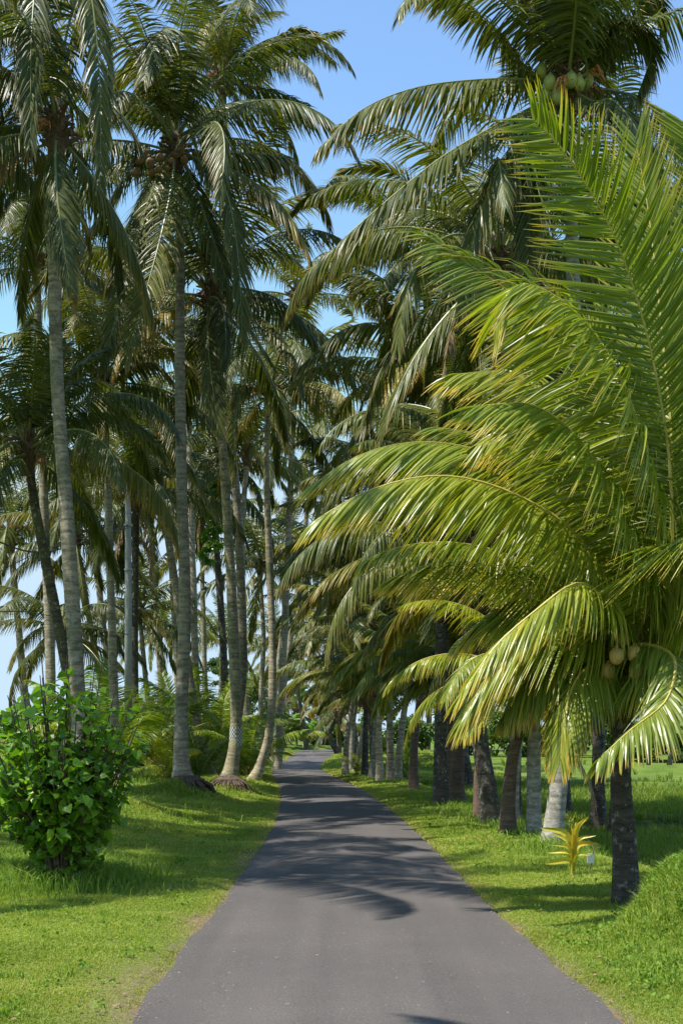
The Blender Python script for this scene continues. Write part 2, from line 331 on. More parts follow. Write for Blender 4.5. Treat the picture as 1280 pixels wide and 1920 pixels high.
# lawn: density falls with distance
Xs, Ys, Hs_, Ws = [], [], [], []
for (y0, y1, dens, hh, ww) in ((6.8, 9.5, 9500, .045, .006), (9.5, 13, 7000, .05, .0075), (13, 18, 4200, .055, .010), (18, 26, 2000, .065, .015), (26, 40, 800, .08, .024), (40, 62, 260, .11, .045), (62, 104, 80, .14, .08)):
    xmin = -y1*.275-.3; xmax = min(y1*.275+.3, 7.0); n = int(dens*(y1-y0)*(xmax-xmin))
    x = rng.uniform(xmin, xmax, n); y = rng.uniform(y0, y1, n)
    dl = xl(y)-x; dr = x-xr(y); e = np.maximum(dl, dr)
    keep = (e > -.03+.06*noise2(x, y, .12, 4)) & (H(x, y) > -.33)
    bare = np.where(dl > 0, np.clip(1.1-dl/.75, 0, 1)*np.clip(noise2(x, y, .9, 9)*2.4-1.05, 0, 1), 0)
    keep &= rng.uniform(0, 1, n) > bare*.85
    keep &= rng.uniform(0, 1, n) < np.clip(.25+e/.10, 0, 1)
    x, y, e = x[keep], y[keep], e[keep]
    sc = (.55+.9*noise2(x, y, .5, 2)*noise2(x, y, 1.7, 6)*1.8)*rng.uniform(.6, 1.35, len(x))*np.clip(.55+e/1.2, 0, 1.25)
    Xs.append(x); Ys.append(y); Hs_.append(hh*sc); Ws.append(np.full(len(x), ww))
X, Y, Hh, Ww = map(np.concatenate, (Xs, Ys, Hs_, Ws)); e = np.maximum(xl(Y)-X, X-xr(Y)); n = len(X)
dry = np.clip(.9-e/.35, 0, 1)*.75+.6*np.clip(noise2(X, Y, .8, 21)*1.7-.7, 0, 1)*np.where(X < 0, 1, .5)+.25*np.clip(noise2(X, Y, .22, 23)*2-1, 0, 1)+rng.uniform(-.25, .3, n)
col = pal(n, (.14, .215, .018), (.35, .41, .075), noise2(X, Y, 1.1, 22)*.8+rng.uniform(-.2, .4, n))
dryc = pal(n, (.34, .36, .06), (.44, .34, .14), rng.uniform(0, 1, n)); dd = np.clip(dry, 0, 1)[:, None]*.75
col = col*(1-dd)+dryc*dd
lawn = link('lawn_grass', blades('lawn_grass', X, Y, Hh, Ww, 1.0, col, [M_grass])); tag(lawn, 'short bright green roadside grass with a dry yellow edge', 'grass', kind='stuff')
print('lawn', n)
# tall grass round the bush, along the bank, on the hump
tx, ty, th = [], [], []
def patch(cx, cy, sx, sy, n, h):
    x = rng.normal(cx, sx, n); y = rng.normal(cy, sy, n); k = np.maximum(xl(y)-x, x-xr(y)) > .35
    tx.append(x[k]); ty.append(y[k]); th.append(h*rng.uniform(.5, 1.3, k.sum()))
patch(-3.3, 14.2, .45, .45, 4200, .3); patch(-3.4, 14.6, .55, .7, 5200, .22); patch(-4.4, 14.5, .8, .8, 3800, .25); patch(-2.65, 14.6, .22, .35, 1100, .26)
patch(-6, 22, 1.6, 3, 5000, .22); patch(-8, 34, 2, 6, 4000, .28); patch(-6.0, 40, .9, 5, 2500, .25)
patch(2.8, 10.0, .32, .6, 9000, .11); patch(2.75, 8.9, .35, .4, 2500, .10); patch(3.35, 11.2, .3, .5, 2500, .14)
patch(3.0, 18, .25, .5, 500, .25); patch(2.9, 16.4, .4, .8, 700, .16); patch(3.0, 22, .4, 2, 1500, .2); patch(2.6, 30, .5, 4, 1200, .2)
for _ in range(170):
    y_ = rng.uniform(7.6, 24); l_ = rng.uniform() < .6; x_ = xl(y_)-rng.uniform(.3, 3.5) if l_ else xr(y_)+rng.uniform(.3, 1.9); patch(x_, y_, rng.uniform(.03, .1), rng.uniform(.03, .1), int(rng.uniform(15, 60)), rng.uniform(.05, .11))
X, Y, Hh = map(np.concatenate, (tx, ty, th)); n = len(X)
col = pal(n, (.11, .20, .02), (.28, .38, .06), rng.uniform(0, 1, n))
tg = link('tall_grass', blades('tall_grass', X, Y, Hh, np.where(Y < 18, .009, .018), .9, col, [M_grass])); tag(tg, 'long uncut grass tufts around the bush and on the right hump', 'grass', kind='stuff')
# rice
rows_ = []
for (x0, x1, y0, y1, dxs, dys) in ((3.5, 9, 18.5, 28, .16, .22), (3, 13, 29.5, 43.5, .2, .3), (2.5, 18, 45.5, 59, .3, .45), (1, 22, 61, 82, .45, .6)):
    a, b2 = np.meshgrid(np.arange(x0, x1, dxs), np.arange(y0, y1, dys)); rows_.append((a.ravel(), b2.ravel()))
X = np.concatenate([r[0] for r in rows_]); Y = np.concatenate([r[1] for r in rows_]); k = H(X, Y) < -.22; X, Y = X[k], Y[k]
rep = 10; X = np.repeat(X, rep)+rng.normal(0, .03, len(X)*rep); Y = np.repeat(Y, rep)+rng.normal(0, .03, len(Y)*rep); n = len(X)
s_ = np.interp(Y, [18, 45, 82], [.26, .36, .5])
col = pal(n, (.11, .18, .025), (.26, .33, .05), rng.uniform(0, 1, n))
rc = link('rice_plants', blades('rice_plants', X, Y, s_*rng.uniform(.7, 1.2, n), np.interp(Y, [18, 82], [.012, .06]), .5, col, [M_grass])); tag(rc, 'rows of green rice standing in the flooded paddies', 'rice', kind='stuff')

# ---------------------------------------------------------------- fronds
def catmull(pts, n):
    p = np.array([tuple(v) for v in pts], dtype=float); p = np.vstack([2*p[0]-p[1], p, 2*p[-1]-p[-2]]); out = []
    for i in range(1, len(p)-2):
        for t in np.linspace(0, 1, 24, endpoint=False):
            a, b_, c, d = p[i-1], p[i], p[i+1], p[i+2]
            out.append(.5*((2*b_)+(-a+c)*t+(2*a-5*b_+4*c-d)*t*t+(-a+3*b_-3*c+d)*t**3))
    out.append(p[-2]); out = np.array(out); d = np.concatenate([[0], np.cumsum(np.linalg.norm(np.diff(out, axis=0), axis=1))])
    s = np.linspace(0, d[-1], n); return np.stack([np.interp(s, d, out[:, k]) for k in range(3)], -1), d[-1]
def nrm(v): return v/(np.linalg.norm(v, axis=-1, keepdims=True)+1e-9)
def frond_mesh(name, path, n=80, L=1.0, W=.05, g=1.2, N=(0, 0, 1), seed=0, wind=(0, 0), segs=4, pet=.14, fold=.35, mats=None, rr=.03, fwd=(14, 52), lift=.25, miss=.03, clump=.18, lside=1., rside=1.):
    rg = np.random.default_rng(seed); M = 48
    pts, Lt = catmull(path, M); T = nrm(np.gradient(pts, axis=0)); N = nrm(np.array(N, dtype=float))
    S = np.zeros_like(T); s = nrm(np.cross(T[0], N)) if np.linalg.norm(np.cross(T[0], N)) > .2 else nrm(np.cross(T[M//2], N))
    for i in range(M):
        s = nrm(s-T[i]*s.dot(T[i])); c = np.cross(T[i], N); wgt = min(1, np.linalg.norm(c))**2*.25
        s = nrm(s*(1-wgt)+nrm(c)*wgt*(1 if s.dot(c) > 0 else -1) if np.linalg.norm(c) > .05 else s); s = nrm(s-T[i]*s.dot(T[i])); S[i] = s
    UP = np.cross(S, T); 
    if UP.mean(0).dot(N) < 0: UP = -UP
    u = np.linspace(pet, 1, n)
    V, F4, F3, A = [], [], [], []
    for side in (1, -1):
        uu = np.clip(u+rg.normal(0, .25/n, n), pet, 1); f = (uu-pet)/(1-pet)
        Pn = np.stack([np.interp(uu*(M-1), np.arange(M), pts[:, k]) for k in range(3)], -1)
        Tn = nrm(np.stack([np.interp(uu*(M-1), np.arange(M), T[:, k]) for k in range(3)], -1))
        Sn = nrm(np.stack([np.interp(uu*(M-1), np.arange(M), S[:, k]) for k in range(3)], -1))*side; Un = nrm(np.stack([np.interp(uu*(M-1), np.arange(M), UP[:, k]) for k in range(3)], -1))
        ln = L*np.interp(f, [0, .08, .3, .6, .85, 1], [.55, .8, 1, .92, .6, .38])*rg.uniform(.85, 1.08, n)*(lside if side == 1 else rside)
        br = rg.uniform(0, 1, n) < .08; ln = np.where(br, ln*rg.uniform(.4, .8, n), ln)
        ang = np.radians(np.interp(f, [0, .7, 1], [fwd[0], .6*fwd[1]+.4*fwd[0], fwd[1]]))+rg.normal(0, .05, n)
        low = np.repeat(rg.normal(0, clump, n//6+1), 6)[:n]
        d0 = Sn*np.cos(ang)[:, None]+Tn*np.sin(ang)[:, None]+Un*(lift+rg.normal(0, .07, n)+low*.3)[:, None]; d0 = nrm(d0)
        gg = g*(1+rg.normal(0, .15, n)+low*.6); G = nrm(np.array([wind[0], wind[1], -1.]))
        keep = rg.uniform(0, 1, n) > miss
        roll = rg.normal(0, .28, n)+rg.choice([0, 1], n, p=[.93, .07])*rg.normal(0, 1, n)
        pos = Pn.copy(); prevd = d0; secs = []
        for j in range(segs+1):
            t = j/segs; d = nrm(d0+G*(gg*(.22+.9*t))[:, None]+Tn*(.25*t))
            if j: pos = pos+d*(ln/segs)[:, None]
            wv = nrm(Tn-d*(Tn*d).sum(1)[:, None]); nv = np.cross(d, wv)
            wv2 = wv*np.cos(roll)[:, None]+nv*np.sin(roll)[:, None]; nv2 = np.cross(d, wv2)
            wd = W*np.interp(t, [0, .12, .4, .7, 1], [.5, 1, .95, .55, .05])/2
            dn = nv2*(wd*fold) if fold else None
            # the blade is folded upwards along its midrib
            if fold: sg = np.sign((nv2*Un).sum(1))[:, None]; secs.append([pos-wv2*wd-dn*sg, pos+dn*sg*.4, pos+wv2*wd-dn*sg])
            else: secs.append([pos-wv2*wd, pos+wv2*wd])
        k = len(secs[0]); B = np.stack([np.stack(s_, 1) for s_ in secs], 1)[keep]      # (n, segs+1, k, 3)
        m = len(B); base = sum(len(v) for v in V); V.append(B.reshape(-1, 3))
        off = base+np.arange(m)[:, None]*((segs+1)*k)
        for j in range(segs):
            for c in range(k-1):
                F4.append(off+np.array([j*k+c, j*k+c+1, (j+1)*k+c+1, (j+1)*k+c]))
        rv = np.clip(rg.uniform(0, 1, n)*.7+low*.4+.15, 0, 1)[keep]
        a = np.zeros((m, segs+1, k, 3)); a[..., 0] = rv[:, None, None]; a[..., 1] = (np.arange(segs+1)/segs)[None, :, None]*.8+.2*f[keep][:, None, None]; a[..., 2] = f[keep][:, None, None]
        A.append(a.reshape(-1, 3))
    nleaf = sum(len(x) for x in F4)
    # rachis
    rb = MB(); q_ = pts[::2]; rad = rr*np.interp(np.linspace(0, 1, len(q_)), [0, .08, .3, 1], [1.8, 1.1, .8, .15]); rb.tube(q_, rad, 5)
    base = sum(len(v) for v in V); V.append(np.concatenate(rb.V)); A.append(np.concatenate(rb.A))
    f4 = np.concatenate(F4+[np.array(rb.Q[4])+base]); f3 = np.array(rb.Q[3])+base
    mi = np.concatenate([np.ones(len(f3)), np.zeros(nleaf), np.ones(len(rb.Q[4]))])
    return mesh_np(name, np.concatenate(V), [f3, f4], mats or [M_leaf, M_rach], mi, np.concatenate(A))

CLS = [(86, 30, .35, 4.0), (74, 55, .55, 4.5), (62, 85, .8, 4.8), (48, 105, 1.1, 5.0), (32, 105, 1.5, 5.0), (12, 90, 1.9, 4.9), (-12, 66, 2.0, 4.6), (-42, 42, 1.8, 4.2)]
def cls_path(e0, bend, L, rg):
    p = [Vector((0, 0, 0))]; side = rg.uniform(-.25, .25); th = R(e0); n = 12; b2 = bend*rg.uniform(.85, 1.15)
    for i in range(n):
        s = (i+.5)/n; a = R(e0-b2*s**1.3); az_ = side*s
        a = max(a, R(-86)); p.append(p[-1]+Vector((math.cos(a)*math.cos(az_), math.cos(a)*math.sin(az_), math.sin(a)))*(L/n))
    return p
LIB = {}
def lib(kind, c, v):
    key = (kind, c, v)
    if key not in LIB:
        rg = random.Random(hash((c, v)) & 0xffff); e0, bend, g_, L = CLS[c]
        m = {'far': (58, .068, 3, 0, [M_leaf, M_rach]), 'near': (108, .043, 5, .3, [M_leaf, M_rach]), 'hero': (112, .040, 5, .35, [M_hero, M_rachy]), 'dead': (50, .05, 4, 0, [M_dead, M_rachd])}[kind]
        LIB[key] = frond_mesh('frond', cls_path(e0, bend, L, rg), n=m[0], L=1.0 if kind != 'dead' else .8, W=m[1], g=g_*(1.6 if kind == 'dead' else 1.5)*rg.uniform(.8, 1.4), seed=c*10+v+3, segs=m[2], fold=m[3], mats=m[4], rr=.032 if kind != 'far' else .045,
                              wind=(rg.uniform(-.15, .15), rg.uniform(-.15, .15)), clump=.2, miss=.03 if kind != 'dead' else .3)
    return LIB[key]

def fibre_mesh():
    rg = random.Random(5); mb = MB()
    mb.tube([(0, 0, -.5), (0, 0, -.3), (0, 0, -.05), (0, 0, .15), (0, 0, .45), (0, 0, .75)], [.13, .17, .21, .2, .13, .05], 11, jit=.16, rng=rg)
    for i in range(22):
        a = i*2.4; e = R(rg.uniform(20, 80)-i*1.5); l = rg.uniform(.2, .42); z0 = -.25+i*.028; d = Vector((math.cos(a)*math.cos(e), math.sin(a)*math.cos(e), math.sin(e))); o_ = Vector((math.cos(a)*.13, math.sin(a)*.13, z0))
        mb.tube([o_, o_+d*l*.5, o_+d*l+Vector((0, 0, -.04))], [.06, .045, .02], 5)
    for i in range(16):
        a = rg.uniform(0, 6.28); o_ = Vector((math.cos(a)*.15, math.sin(a)*.15, rg.uniform(-.2, .2))); l = rg.uniform(.3, .8)
        p2 = o_+Vector((math.cos(a)*.25, math.sin(a)*.25, .05)); p3 = o_+Vector((math.cos(a)*.35, math.sin(a)*.35, -l))
        mb.tube([o_, p2, p3], [.012, .01, .004], 4)
    return mb.mesh('crown_fibre', [M_fibre])
ME_FIB = fibre_mesh()
def coco_mesh(m):
    rg = random.Random(3); mb = MB(); mb.ball((0, 0, 0), (.105, .1, .135), 14, 10, 0, .03, rg); mb.tube([(0, 0, .12), (.01, 0, .16)], [.035, .02], 6, 0); return mb.mesh('coconut', [m], True)
ME_COCO = coco_mesh(M_coco); ME_COCOG = coco_mesh(M_cocog); ME_COCOY = coco_mesh(simple('yellow_coconut', (.40, .26, .07), (.52, .36, .11), 5, .5))
def stalk_mesh():
    rg = random.Random(9); mb = MB(); mb.tube([(0, 0, 0), (.2, 0, .1), (.42, 0, .02), (.55, 0, -.12)], [.02, .018, .014, .01], 5)
    for i in range(14):
        s = rg.uniform(.2, .5); a = rg.uniform(-1, 1); mb.tube([(s, 0, .05), (s+.12, .12*a, -.02), (s+.18, .2*a, -.25*rg.uniform(.5, 1.3))], [.008, .007, .004], 4)
    return mb.mesh('flower_stalk', [M_fibreo])
ME_STK = stalk_mesh()

def trunk(parent, pts, r0, r1, m, tint=(1, 1, 1), flare=1.6, bulge=1.0, seed=0):
    rg = random.Random(seed); path, L = catmull(pts, max(10, int(sum((Vector(a)-Vector(b_)).length for a, b_ in zip(pts, pts[1:]))/.045)))
    n = len(path); z = np.linspace(0, 1, n)*L; sides = 14
    rad = r1+(r0-r1)*(1-z/L)**.8+(r0*(flare-1))*(.7*np.exp(-z/.22)+.5*np.exp(-z/.8))
    # leaf scar rings: uneven spacing
    ring = np.zeros(n); p = .1
    while p < L:
        ring = np.maximum(ring, np.exp(-((z-p)/.022)**2)*rg.uniform(.3, 1)); p += rg.uniform(.07, .16)
    T = nrm(np.gradient(path, axis=0)); V = []; A = []
    ref = np.array([1., 0, 0]); ph = rg.uniform(0, 6)
    for i in range(n):
        u = nrm(ref-T[i]*ref.dot(T[i])); ref = u; v = np.cross(T[i], u)
        for k in range(sides):
            an = 2*math.pi*k/sides; r = rad[i]*(1+.035*math.sin(an*2+ph+z[i]*1.3)+.03*math.sin(an*3+z[i]*2.1+ph)+rg.uniform(-.012, .012))-ring[i]*.007+(.06*r0*math.sin(an*5+ph)*math.exp(-z[i]/.25))
            V.append(path[i]+(u*math.cos(an)+v*math.sin(an))*r); A.append((ring[i]*.75*rg.uniform(.4, 1), 0, 0))
    Fq = [(i*sides+k, i*sides+(k+1) % sides, (i+1)*sides+(k+1) % sides, (i+1)*sides+k) for i in range(n-1) for k in range(sides)]
    o = link('trunk', mesh_np('trunk', V, [Fq], [m], attr=A, smooth=True), parent); o.color = (*tint, 1); return o

PALMS = []
def palm(label, px, py, crown, D, mids=(), Dc=None, r=.15, m=None, nf=22, scale=1., kind='near', tint=(1, 1, 1), cocos=0, cg=False, dead=0, cat='palm tree', group=None, seed=0, low=7, hi=0, name='coconut_palm', x=None, bury=.1, trunkt=(1, 1, 1), stalks=2, flare=1.6, rot=None, skip=None, az0=None):
    """px, py: foot (photo pixels, only the column matters when D is given); crown: pixel of the crown centre"""
    rg = random.Random(seed*31+7); Dc = Dc or D
    X0 = (px-CX)/F*D; z0 = Hs(X0, D)
    e = empty(name, (X0, D, z0)); tag(e, label, cat, group)
    if group == G_R and kind != 'hero': tint = tuple(1.2*v for v in tint)  # sunlit look of the right row put into the leaf tint
    top = P(crown[0], crown[1], Dc); pts = [Vector((X0, D, z0-bury))]
    k = len(mids)
    for i, (mx, my) in enumerate(mids):
        d = D+(Dc-D)*(i+1)/(k+1); pts.append(P(mx, my, d))
    pts.append(top); loc = [p-e.location for p in pts]
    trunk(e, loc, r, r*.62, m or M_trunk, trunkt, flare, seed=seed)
    ct = top-e.location
    fb = link('crown_fibre', ME_FIB, e); fb.location = ct; fb.scale = (r/.15,)*3; fb.rotation_euler.z = rg.uniform(0, 6)
    a0 = rg.uniform(0, 360) if az0 is None else az0
    for i in range(nf):
        a = a0+i*137.5+rg.uniform(-9, 9); f = i/max(1, nf-1); c = hi+f**.9*(low-hi)+rg.uniform(-.5, .5); c = int(max(0, min(7, round(c))))
        if skip and skip(a % 360, c): continue
        me = lib(kind, c, rg.randrange(3)); o = link('frond', me, e); o.location = ct+Vector((0, 0, .28*(1-f)-.05)); o.rotation_euler = (R(rg.uniform(-12, 12)), R(rg.uniform(-6, 6)), R(a))
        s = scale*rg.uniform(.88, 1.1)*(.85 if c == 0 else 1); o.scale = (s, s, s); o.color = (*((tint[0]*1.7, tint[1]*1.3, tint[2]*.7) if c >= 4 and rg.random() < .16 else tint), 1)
    for i in range(dead):
        o = link('dead_frond', lib('dead', 6+rg.randrange(2), rg.randrange(3)), e); o.location = ct+Vector((0, 0, -.15)); o.rotation_euler = (0, R(rg.uniform(0, 25)), rg.uniform(0, 6.28)); o.scale = (scale*.8,)*3
    for i in range(cocos):
        a = rg.uniform(0, 6.28); rr_ = rg.uniform(.2, .42); o = link('coconut', ME_COCOG if cg else ME_COCO, e)
        o.location = ct+Vector((math.cos(a)*rr_, math.sin(a)*rr_, rg.uniform(-.5, .05))); o.rotation_euler = (rg.uniform(-.6, .6), rg.uniform(-.6, .6), 0); s = rg.uniform(.85, 1.15); o.scale = (s, s, s)
    for i in range(stalks):
        o = link('flower_stalk', ME_STK, e); o.location = ct; o.rotation_euler = (0, R(rg.uniform(-30, 20)), rg.uniform(0, 6.28))
    e['_D'] = D; PALMS.append(e)
    return e, ct
def frond_px(pal_, pts, D, L=1.0, W=.05, n=105, mats=None, wname='frond', **kw):
    """one frond of a palm: a rachis through given points (column, row, depth offset in metres)"""
    e, ct = pal_; pp = [tuple(ct+Vector((0, 0, .05)))]+[tuple(P(x, y, D+d)-e.location) for (x, y, d) in pts]
    me = frond_mesh(wname, [Vector(p) for p in pp], n=n, L=L, W=W, mats=mats or [M_hero, M_rachy], segs=5, **kw); return link(wname, me, e)
# ================================================================ PALMS
ML, MR_ = [M_leaf, M_rach], [M_hero, M_rachy]
G_L = 'coconut palms left of the road'; G_R = 'coconut palms right of the road'
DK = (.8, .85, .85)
# ---- left side
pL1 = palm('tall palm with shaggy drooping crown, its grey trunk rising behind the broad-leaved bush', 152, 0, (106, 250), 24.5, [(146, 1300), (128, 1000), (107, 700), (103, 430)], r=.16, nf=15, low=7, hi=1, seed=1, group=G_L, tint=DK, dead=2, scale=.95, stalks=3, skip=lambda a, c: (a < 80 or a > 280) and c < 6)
for k, pts in enumerate([[(90, 120, -.4), (75, -60, -.9), (60, 60, -1.6), (58, 270, -1.9)], [(120, 90, -.3), (160, -40, -.8), (185, 110, -1.4), (190, 340, -1.6)], [(130, 120, .2), (170, -10, .4), (200, 60, .4), (205, 200, .2)], [(60, 110, 0), (-10, 20, -.2), (-60, 140, -.3), (-50, 330, -.5)], [(100, 60, .2), (30, -60, .5), (-10, 60, .8), (10, 300, .8)]]):
    o = frond_px(pL1, pts, 24.5, L=1.0, W=.05, n=95, mats=ML, g=2.0, seed=40+k, clump=.3); o.color = (*DK, 1)
pL2 = palm('tall palm with clustered brown coconuts, slim straight trunk on the first grassy mound', 345, 0, (330, 285), 29.5, [(341, 1440), (340, 1330), (347, 1150), (342, 950), (338, 750), (337, 430)], r=.152, nf=20, low=6, hi=0, seed=2, cocos=3, group=G_L, flare=2.0, stalks=4)
for k, (pts, g_) in enumerate([([(300, 320, -.5), (265, 420, -1.2), (225, 560, -1.6), (195, 690, -1.7)], 1.4), ([(322, 350, -.8), (300, 450, -1.6), (270, 560, -2), (235, 680, -2.2)], 1.2), ([(370, 300, -.3), (420, 350, -.8), (445, 470, -1), (455, 640, -1)], 1.8), ([(260, 300, 0), (190, 400, -.4), (140, 480, -.8), (110, 560, -1)], 1.6), ([(400, 285, .1), (470, 288, .2), (540, 292, .3)], 2.6), ([(350, 310, -.3), (390, 420, -.6), (440, 560, -.5), (510, 680, -.4)], 1.5), ([(300, 180, .1), (250, 130, 0), (200, 160, 0), (170, 250, 0)], 1.6), ([(340, 150, -.4), (330, 70, -1), (300, 60, -2), (270, 150, -2.8)], 1.4)]):
    frond_px(pL2, pts, 29.5, L=1.1, W=.055, n=90, mats=ML, g=g_, seed=60+k, clump=.35)
for (cx, cy, dd) in [(262, 302, -.5), (282, 306, -.7), (300, 296, -.8), (314, 314, -.8), (330, 290, -.6), (346, 300, -.7), (256, 322, -.5), (298, 318, -.8), (275, 288, -.5), (340, 284, -.5), (322, 302, -.9), (285, 324, -.6)]:
    o = link('coconut', ME_COCO, pL2[0]); o.location = P(cx, cy, 29.5+dd)-pL2[0].location; o.rotation_euler = (dd, cx*.1, 0); k_ = .8+.12*math.sin(cx*7); o.scale = (k_, k_, k_)
pL3 = palm('mossy palm with the checked cloth tied round its trunk, leaning over the second mound', 424, 0, (393, 560), 33, [(434, 1440), (442, 1380), (441, 1290), (436, 1150), (427, 980), (414, 800), (404, 680)], r=.15, nf=20, seed=3, group=G_L, cocos=6, trunkt=(.95, .97, .8), flare=1.9)
frond_px(pL3, [(398, 600, -.6), (402, 660, -.9), (390, 730, -1.0)], 33, L=.75, n=70, mats=ML, g=.5, N=(0, -1, .3), seed=71)
frond_px(pL3, [(440, 540, -.3), (520, 560, -.5), (580, 620, -.5), (620, 700, -.4)], 33, L=1.1, n=90, mats=ML, g=1.7, seed=72)
pL4 = palm('tallest palm, airy crown against the sky, curved trunk just behind the cloth-wrapped one', 405, 0, (418, 150), 46, [(418, 1430), (440, 1370), (455, 1260), (452, 1100), (445, 950), (432, 800), (426, 640), (422, 400), (421, 260)], r=.17, nf=19, low=6, seed=4, group=G_L, cocos=9, scale=1.05, flare=1.9)
for k, pts in enumerate([[(450, 130, 0), (500, 90, -.3), (555, 55, -.5), (590, 60, -.6)], [(460, 150, .3), (530, 110, .5), (600, 70, .6), (640, 60, .8)], [(470, 165, .2), (520, 175, .3), (570, 195, .3), (605, 225, .3)], [(440, 180, -.3), (470, 230, -.4), (500, 290, -.4)], [(450, 160, -.3), (490, 220, -.4), (530, 300, -.5), (555, 370, -.5)], [(415, 60, 0), (385, -30, 0), (360, -60, 0)], [(440, 80, 0), (470, 0, 0), (500, -50, 0)]]):
    frond_px(pL4, pts, 46, L=.95, W=.07, n=80, mats=ML, g=1.0, seed=80+k)
pL5 = palm('slim pale palm closest to the road on the left, foot leaning out of its mound', 476, 0, (508, 740), 41, [(490, 1430), (505, 1370), (511, 1280), (510, 1180), (505, 1050), (500, 900), (500, 830)], r=.135, nf=20, low=6, hi=1, seed=5, group=G_L, trunkt=(1.1, 1.08, 1), scale=.95, flare=1.8)
frond_px(pL5, [(560, 700, 0), (640, 690, 0), (720, 720, 0), (780, 790, -.2)], 41, L=1.1, W=.06, n=90, mats=ML, g=2.2, seed=90)
frond_px(pL5, [(480, 700, -.3), (450, 720, -.6), (440, 800, -.8), (440, 900, -1)], 41, L=1.1, W=.06, n=90, mats=ML, g=1.6, seed=91)
frond_px(pL5, [(540, 760, 0), (600, 640, 0), (660, 600, 0), (640, 560, 0)], 41, L=1., W=.06, n=90, mats=ML, g=.8, seed=92)
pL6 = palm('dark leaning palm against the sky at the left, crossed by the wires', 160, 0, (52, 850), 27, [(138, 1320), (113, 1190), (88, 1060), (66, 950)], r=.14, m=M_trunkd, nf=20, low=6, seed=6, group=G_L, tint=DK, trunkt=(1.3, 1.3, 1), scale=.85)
frond_px(pL6, [(20, 830, -.4), (-20, 880, -.8), (-30, 1000, -1)], 27, L=.95, n=80, mats=ML, g=1.2, seed=93)
palm('palm just outside the left edge of the photo that shades the road, beside the bush', -420, 0, (-480, -20), 17, [(-440, 900)], r=.16, nf=24, seed=81, group=G_L, low=5, skip=lambda a, c: (a < 50 or a > 310) and c > 2)
palm('palm outside the photo at the lower left, shading the very near verge', -3400, 0, (-3100, -5600), 3.0, [(-3300, -1500)], r=.16, nf=12, seed=82, group=G_L, low=4, scale=.85)
palm('palm outside the left edge of the photo nearest the camera-side bush', -569, 0, (-569, -541), 13.5, [(-569, 500)], r=.16, nf=13, seed=83, group=G_L, low=5)
palm('palm outside the left edge of the photo, behind the one that shades the bush', -290, 0, (-290, -100), 20, [(-290, 700)], r=.16, nf=11, seed=84, group=G_L, low=5, scale=.9, skip=lambda a, c: a < 55 or a > 305)
pL7 = palm('sunlit palm crown with reddish fruit, half hidden by the tall trunk above the bush', 70, 0, (70, 500), 36, [(95, 1300), (85, 1000), (75, 700)], r=.15, nf=22, seed=7, group=G_L, cocos=3, scale=.9, low=6)
palm('palm reaching in from outside the left edge with its dark fronds in the top corner', -150, 0, (-130, 200), 26, [(-145, 900)], r=.16, nf=24, seed=8, group=G_L, tint=DK, low=6)
pL9 = palm('palm with long silvery arching fronds at mid height between the first two tall trunks', 222, 0, (196, 720), 34, [(215, 1330), (205, 1000)], r=.13, nf=22, seed=9, group=G_L, scale=.85, low=6, hi=1)
frond_px(pL9, [(140, 700, -.6), (70, 730, -.9), (0, 790, -1), (-40, 850, -1)], 34, L=.95, n=90, mats=ML, g=1.9, seed=94)
frond_px(pL9, [(240, 690, -.2), (290, 680, -.2), (330, 720, -.2)], 34, L=.8, n=70, mats=ML, g=1.6, seed=95)
frond_px(pL9, [(190, 780, -.6), (110, 790, -.9), (30, 830, -1), (-30, 900, -1)], 34, L=.95, n=90, mats=ML, g=1.9, seed=96)
frond_px(pL9, [(250, 790, -.4), (310, 830, -.6), (360, 880, -.6), (400, 960, -.6)], 34, L=.95, n=90, mats=ML, g=1.9, seed=97)
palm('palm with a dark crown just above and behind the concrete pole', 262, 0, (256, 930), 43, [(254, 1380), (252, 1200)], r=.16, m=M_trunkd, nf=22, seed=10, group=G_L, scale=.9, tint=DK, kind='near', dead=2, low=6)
palm('pale palm trunk rising between the concrete pole and the first mound trunk, well behind', 314, 0, (282, 960), 62, [(310, 1370), (298, 1220), (288, 1080)], r=.17, nf=20, seed=11, group=G_L, kind='far')
palm('thin palm leaning left, first of two slanting trunks just right of the wire-crossed pair', 215, 0, (142, 1010), 46, [(200, 1330), (175, 1200)], r=.14, nf=20, seed=12, group=G_L, tint=DK, kind='near', scale=.8)
palm('thin palm leaning left, second of two slanting trunks just left of the concrete pole', 236, 0, (168, 900), 52, [(214, 1300), (192, 1160), (178, 1000)], r=.16, nf=20, seed=13, group=G_L, kind='far', scale=.9)
palm('black shaded palm hung with leafy climbers behind the cloth-wrapped trunk', 428, 0, (400, 900), 58, [(424, 1350), (418, 1200), (408, 1050)], r=.19, m=M_trunkd, nf=24, seed=14, group=G_L, kind='far', tint=(.6, .7, .65), dead=3, low=7)  # black bark and dim tint put this palm's shade into its colour
palm('palm whose pale trunk fans up just right of the two mossy trunks', 468, 0, (464, 850), 56, [(462, 1350), (456, 1150), (454, 1000)], r=.17, nf=22, seed=15, group=G_L, kind='far', low=6)
palm('palm crown filling the gap behind the first mound palm at mid height', 372, 0, (352, 700), 54, [(368, 1300), (360, 1000)], r=.17, nf=11, seed=16, group=G_L, kind='far', low=6)
palm('palm with yellowing lower fronds above the shaded climbers, crown at half height', 345, 0, (300, 800), 60, [(335, 1300), (318, 1000)], r=.17, nf=22, seed=17, group=G_L, kind='far', tint=(1.2, 1.1, .8))
palm('far palm with a small open crown silhouetted right of the slim pale trunk', 500, 0, (545, 1010), 78, [(512, 1330), (532, 1150)], r=.16, nf=16, seed=18, group=G_L, kind='far', tint=DK, scale=.85)
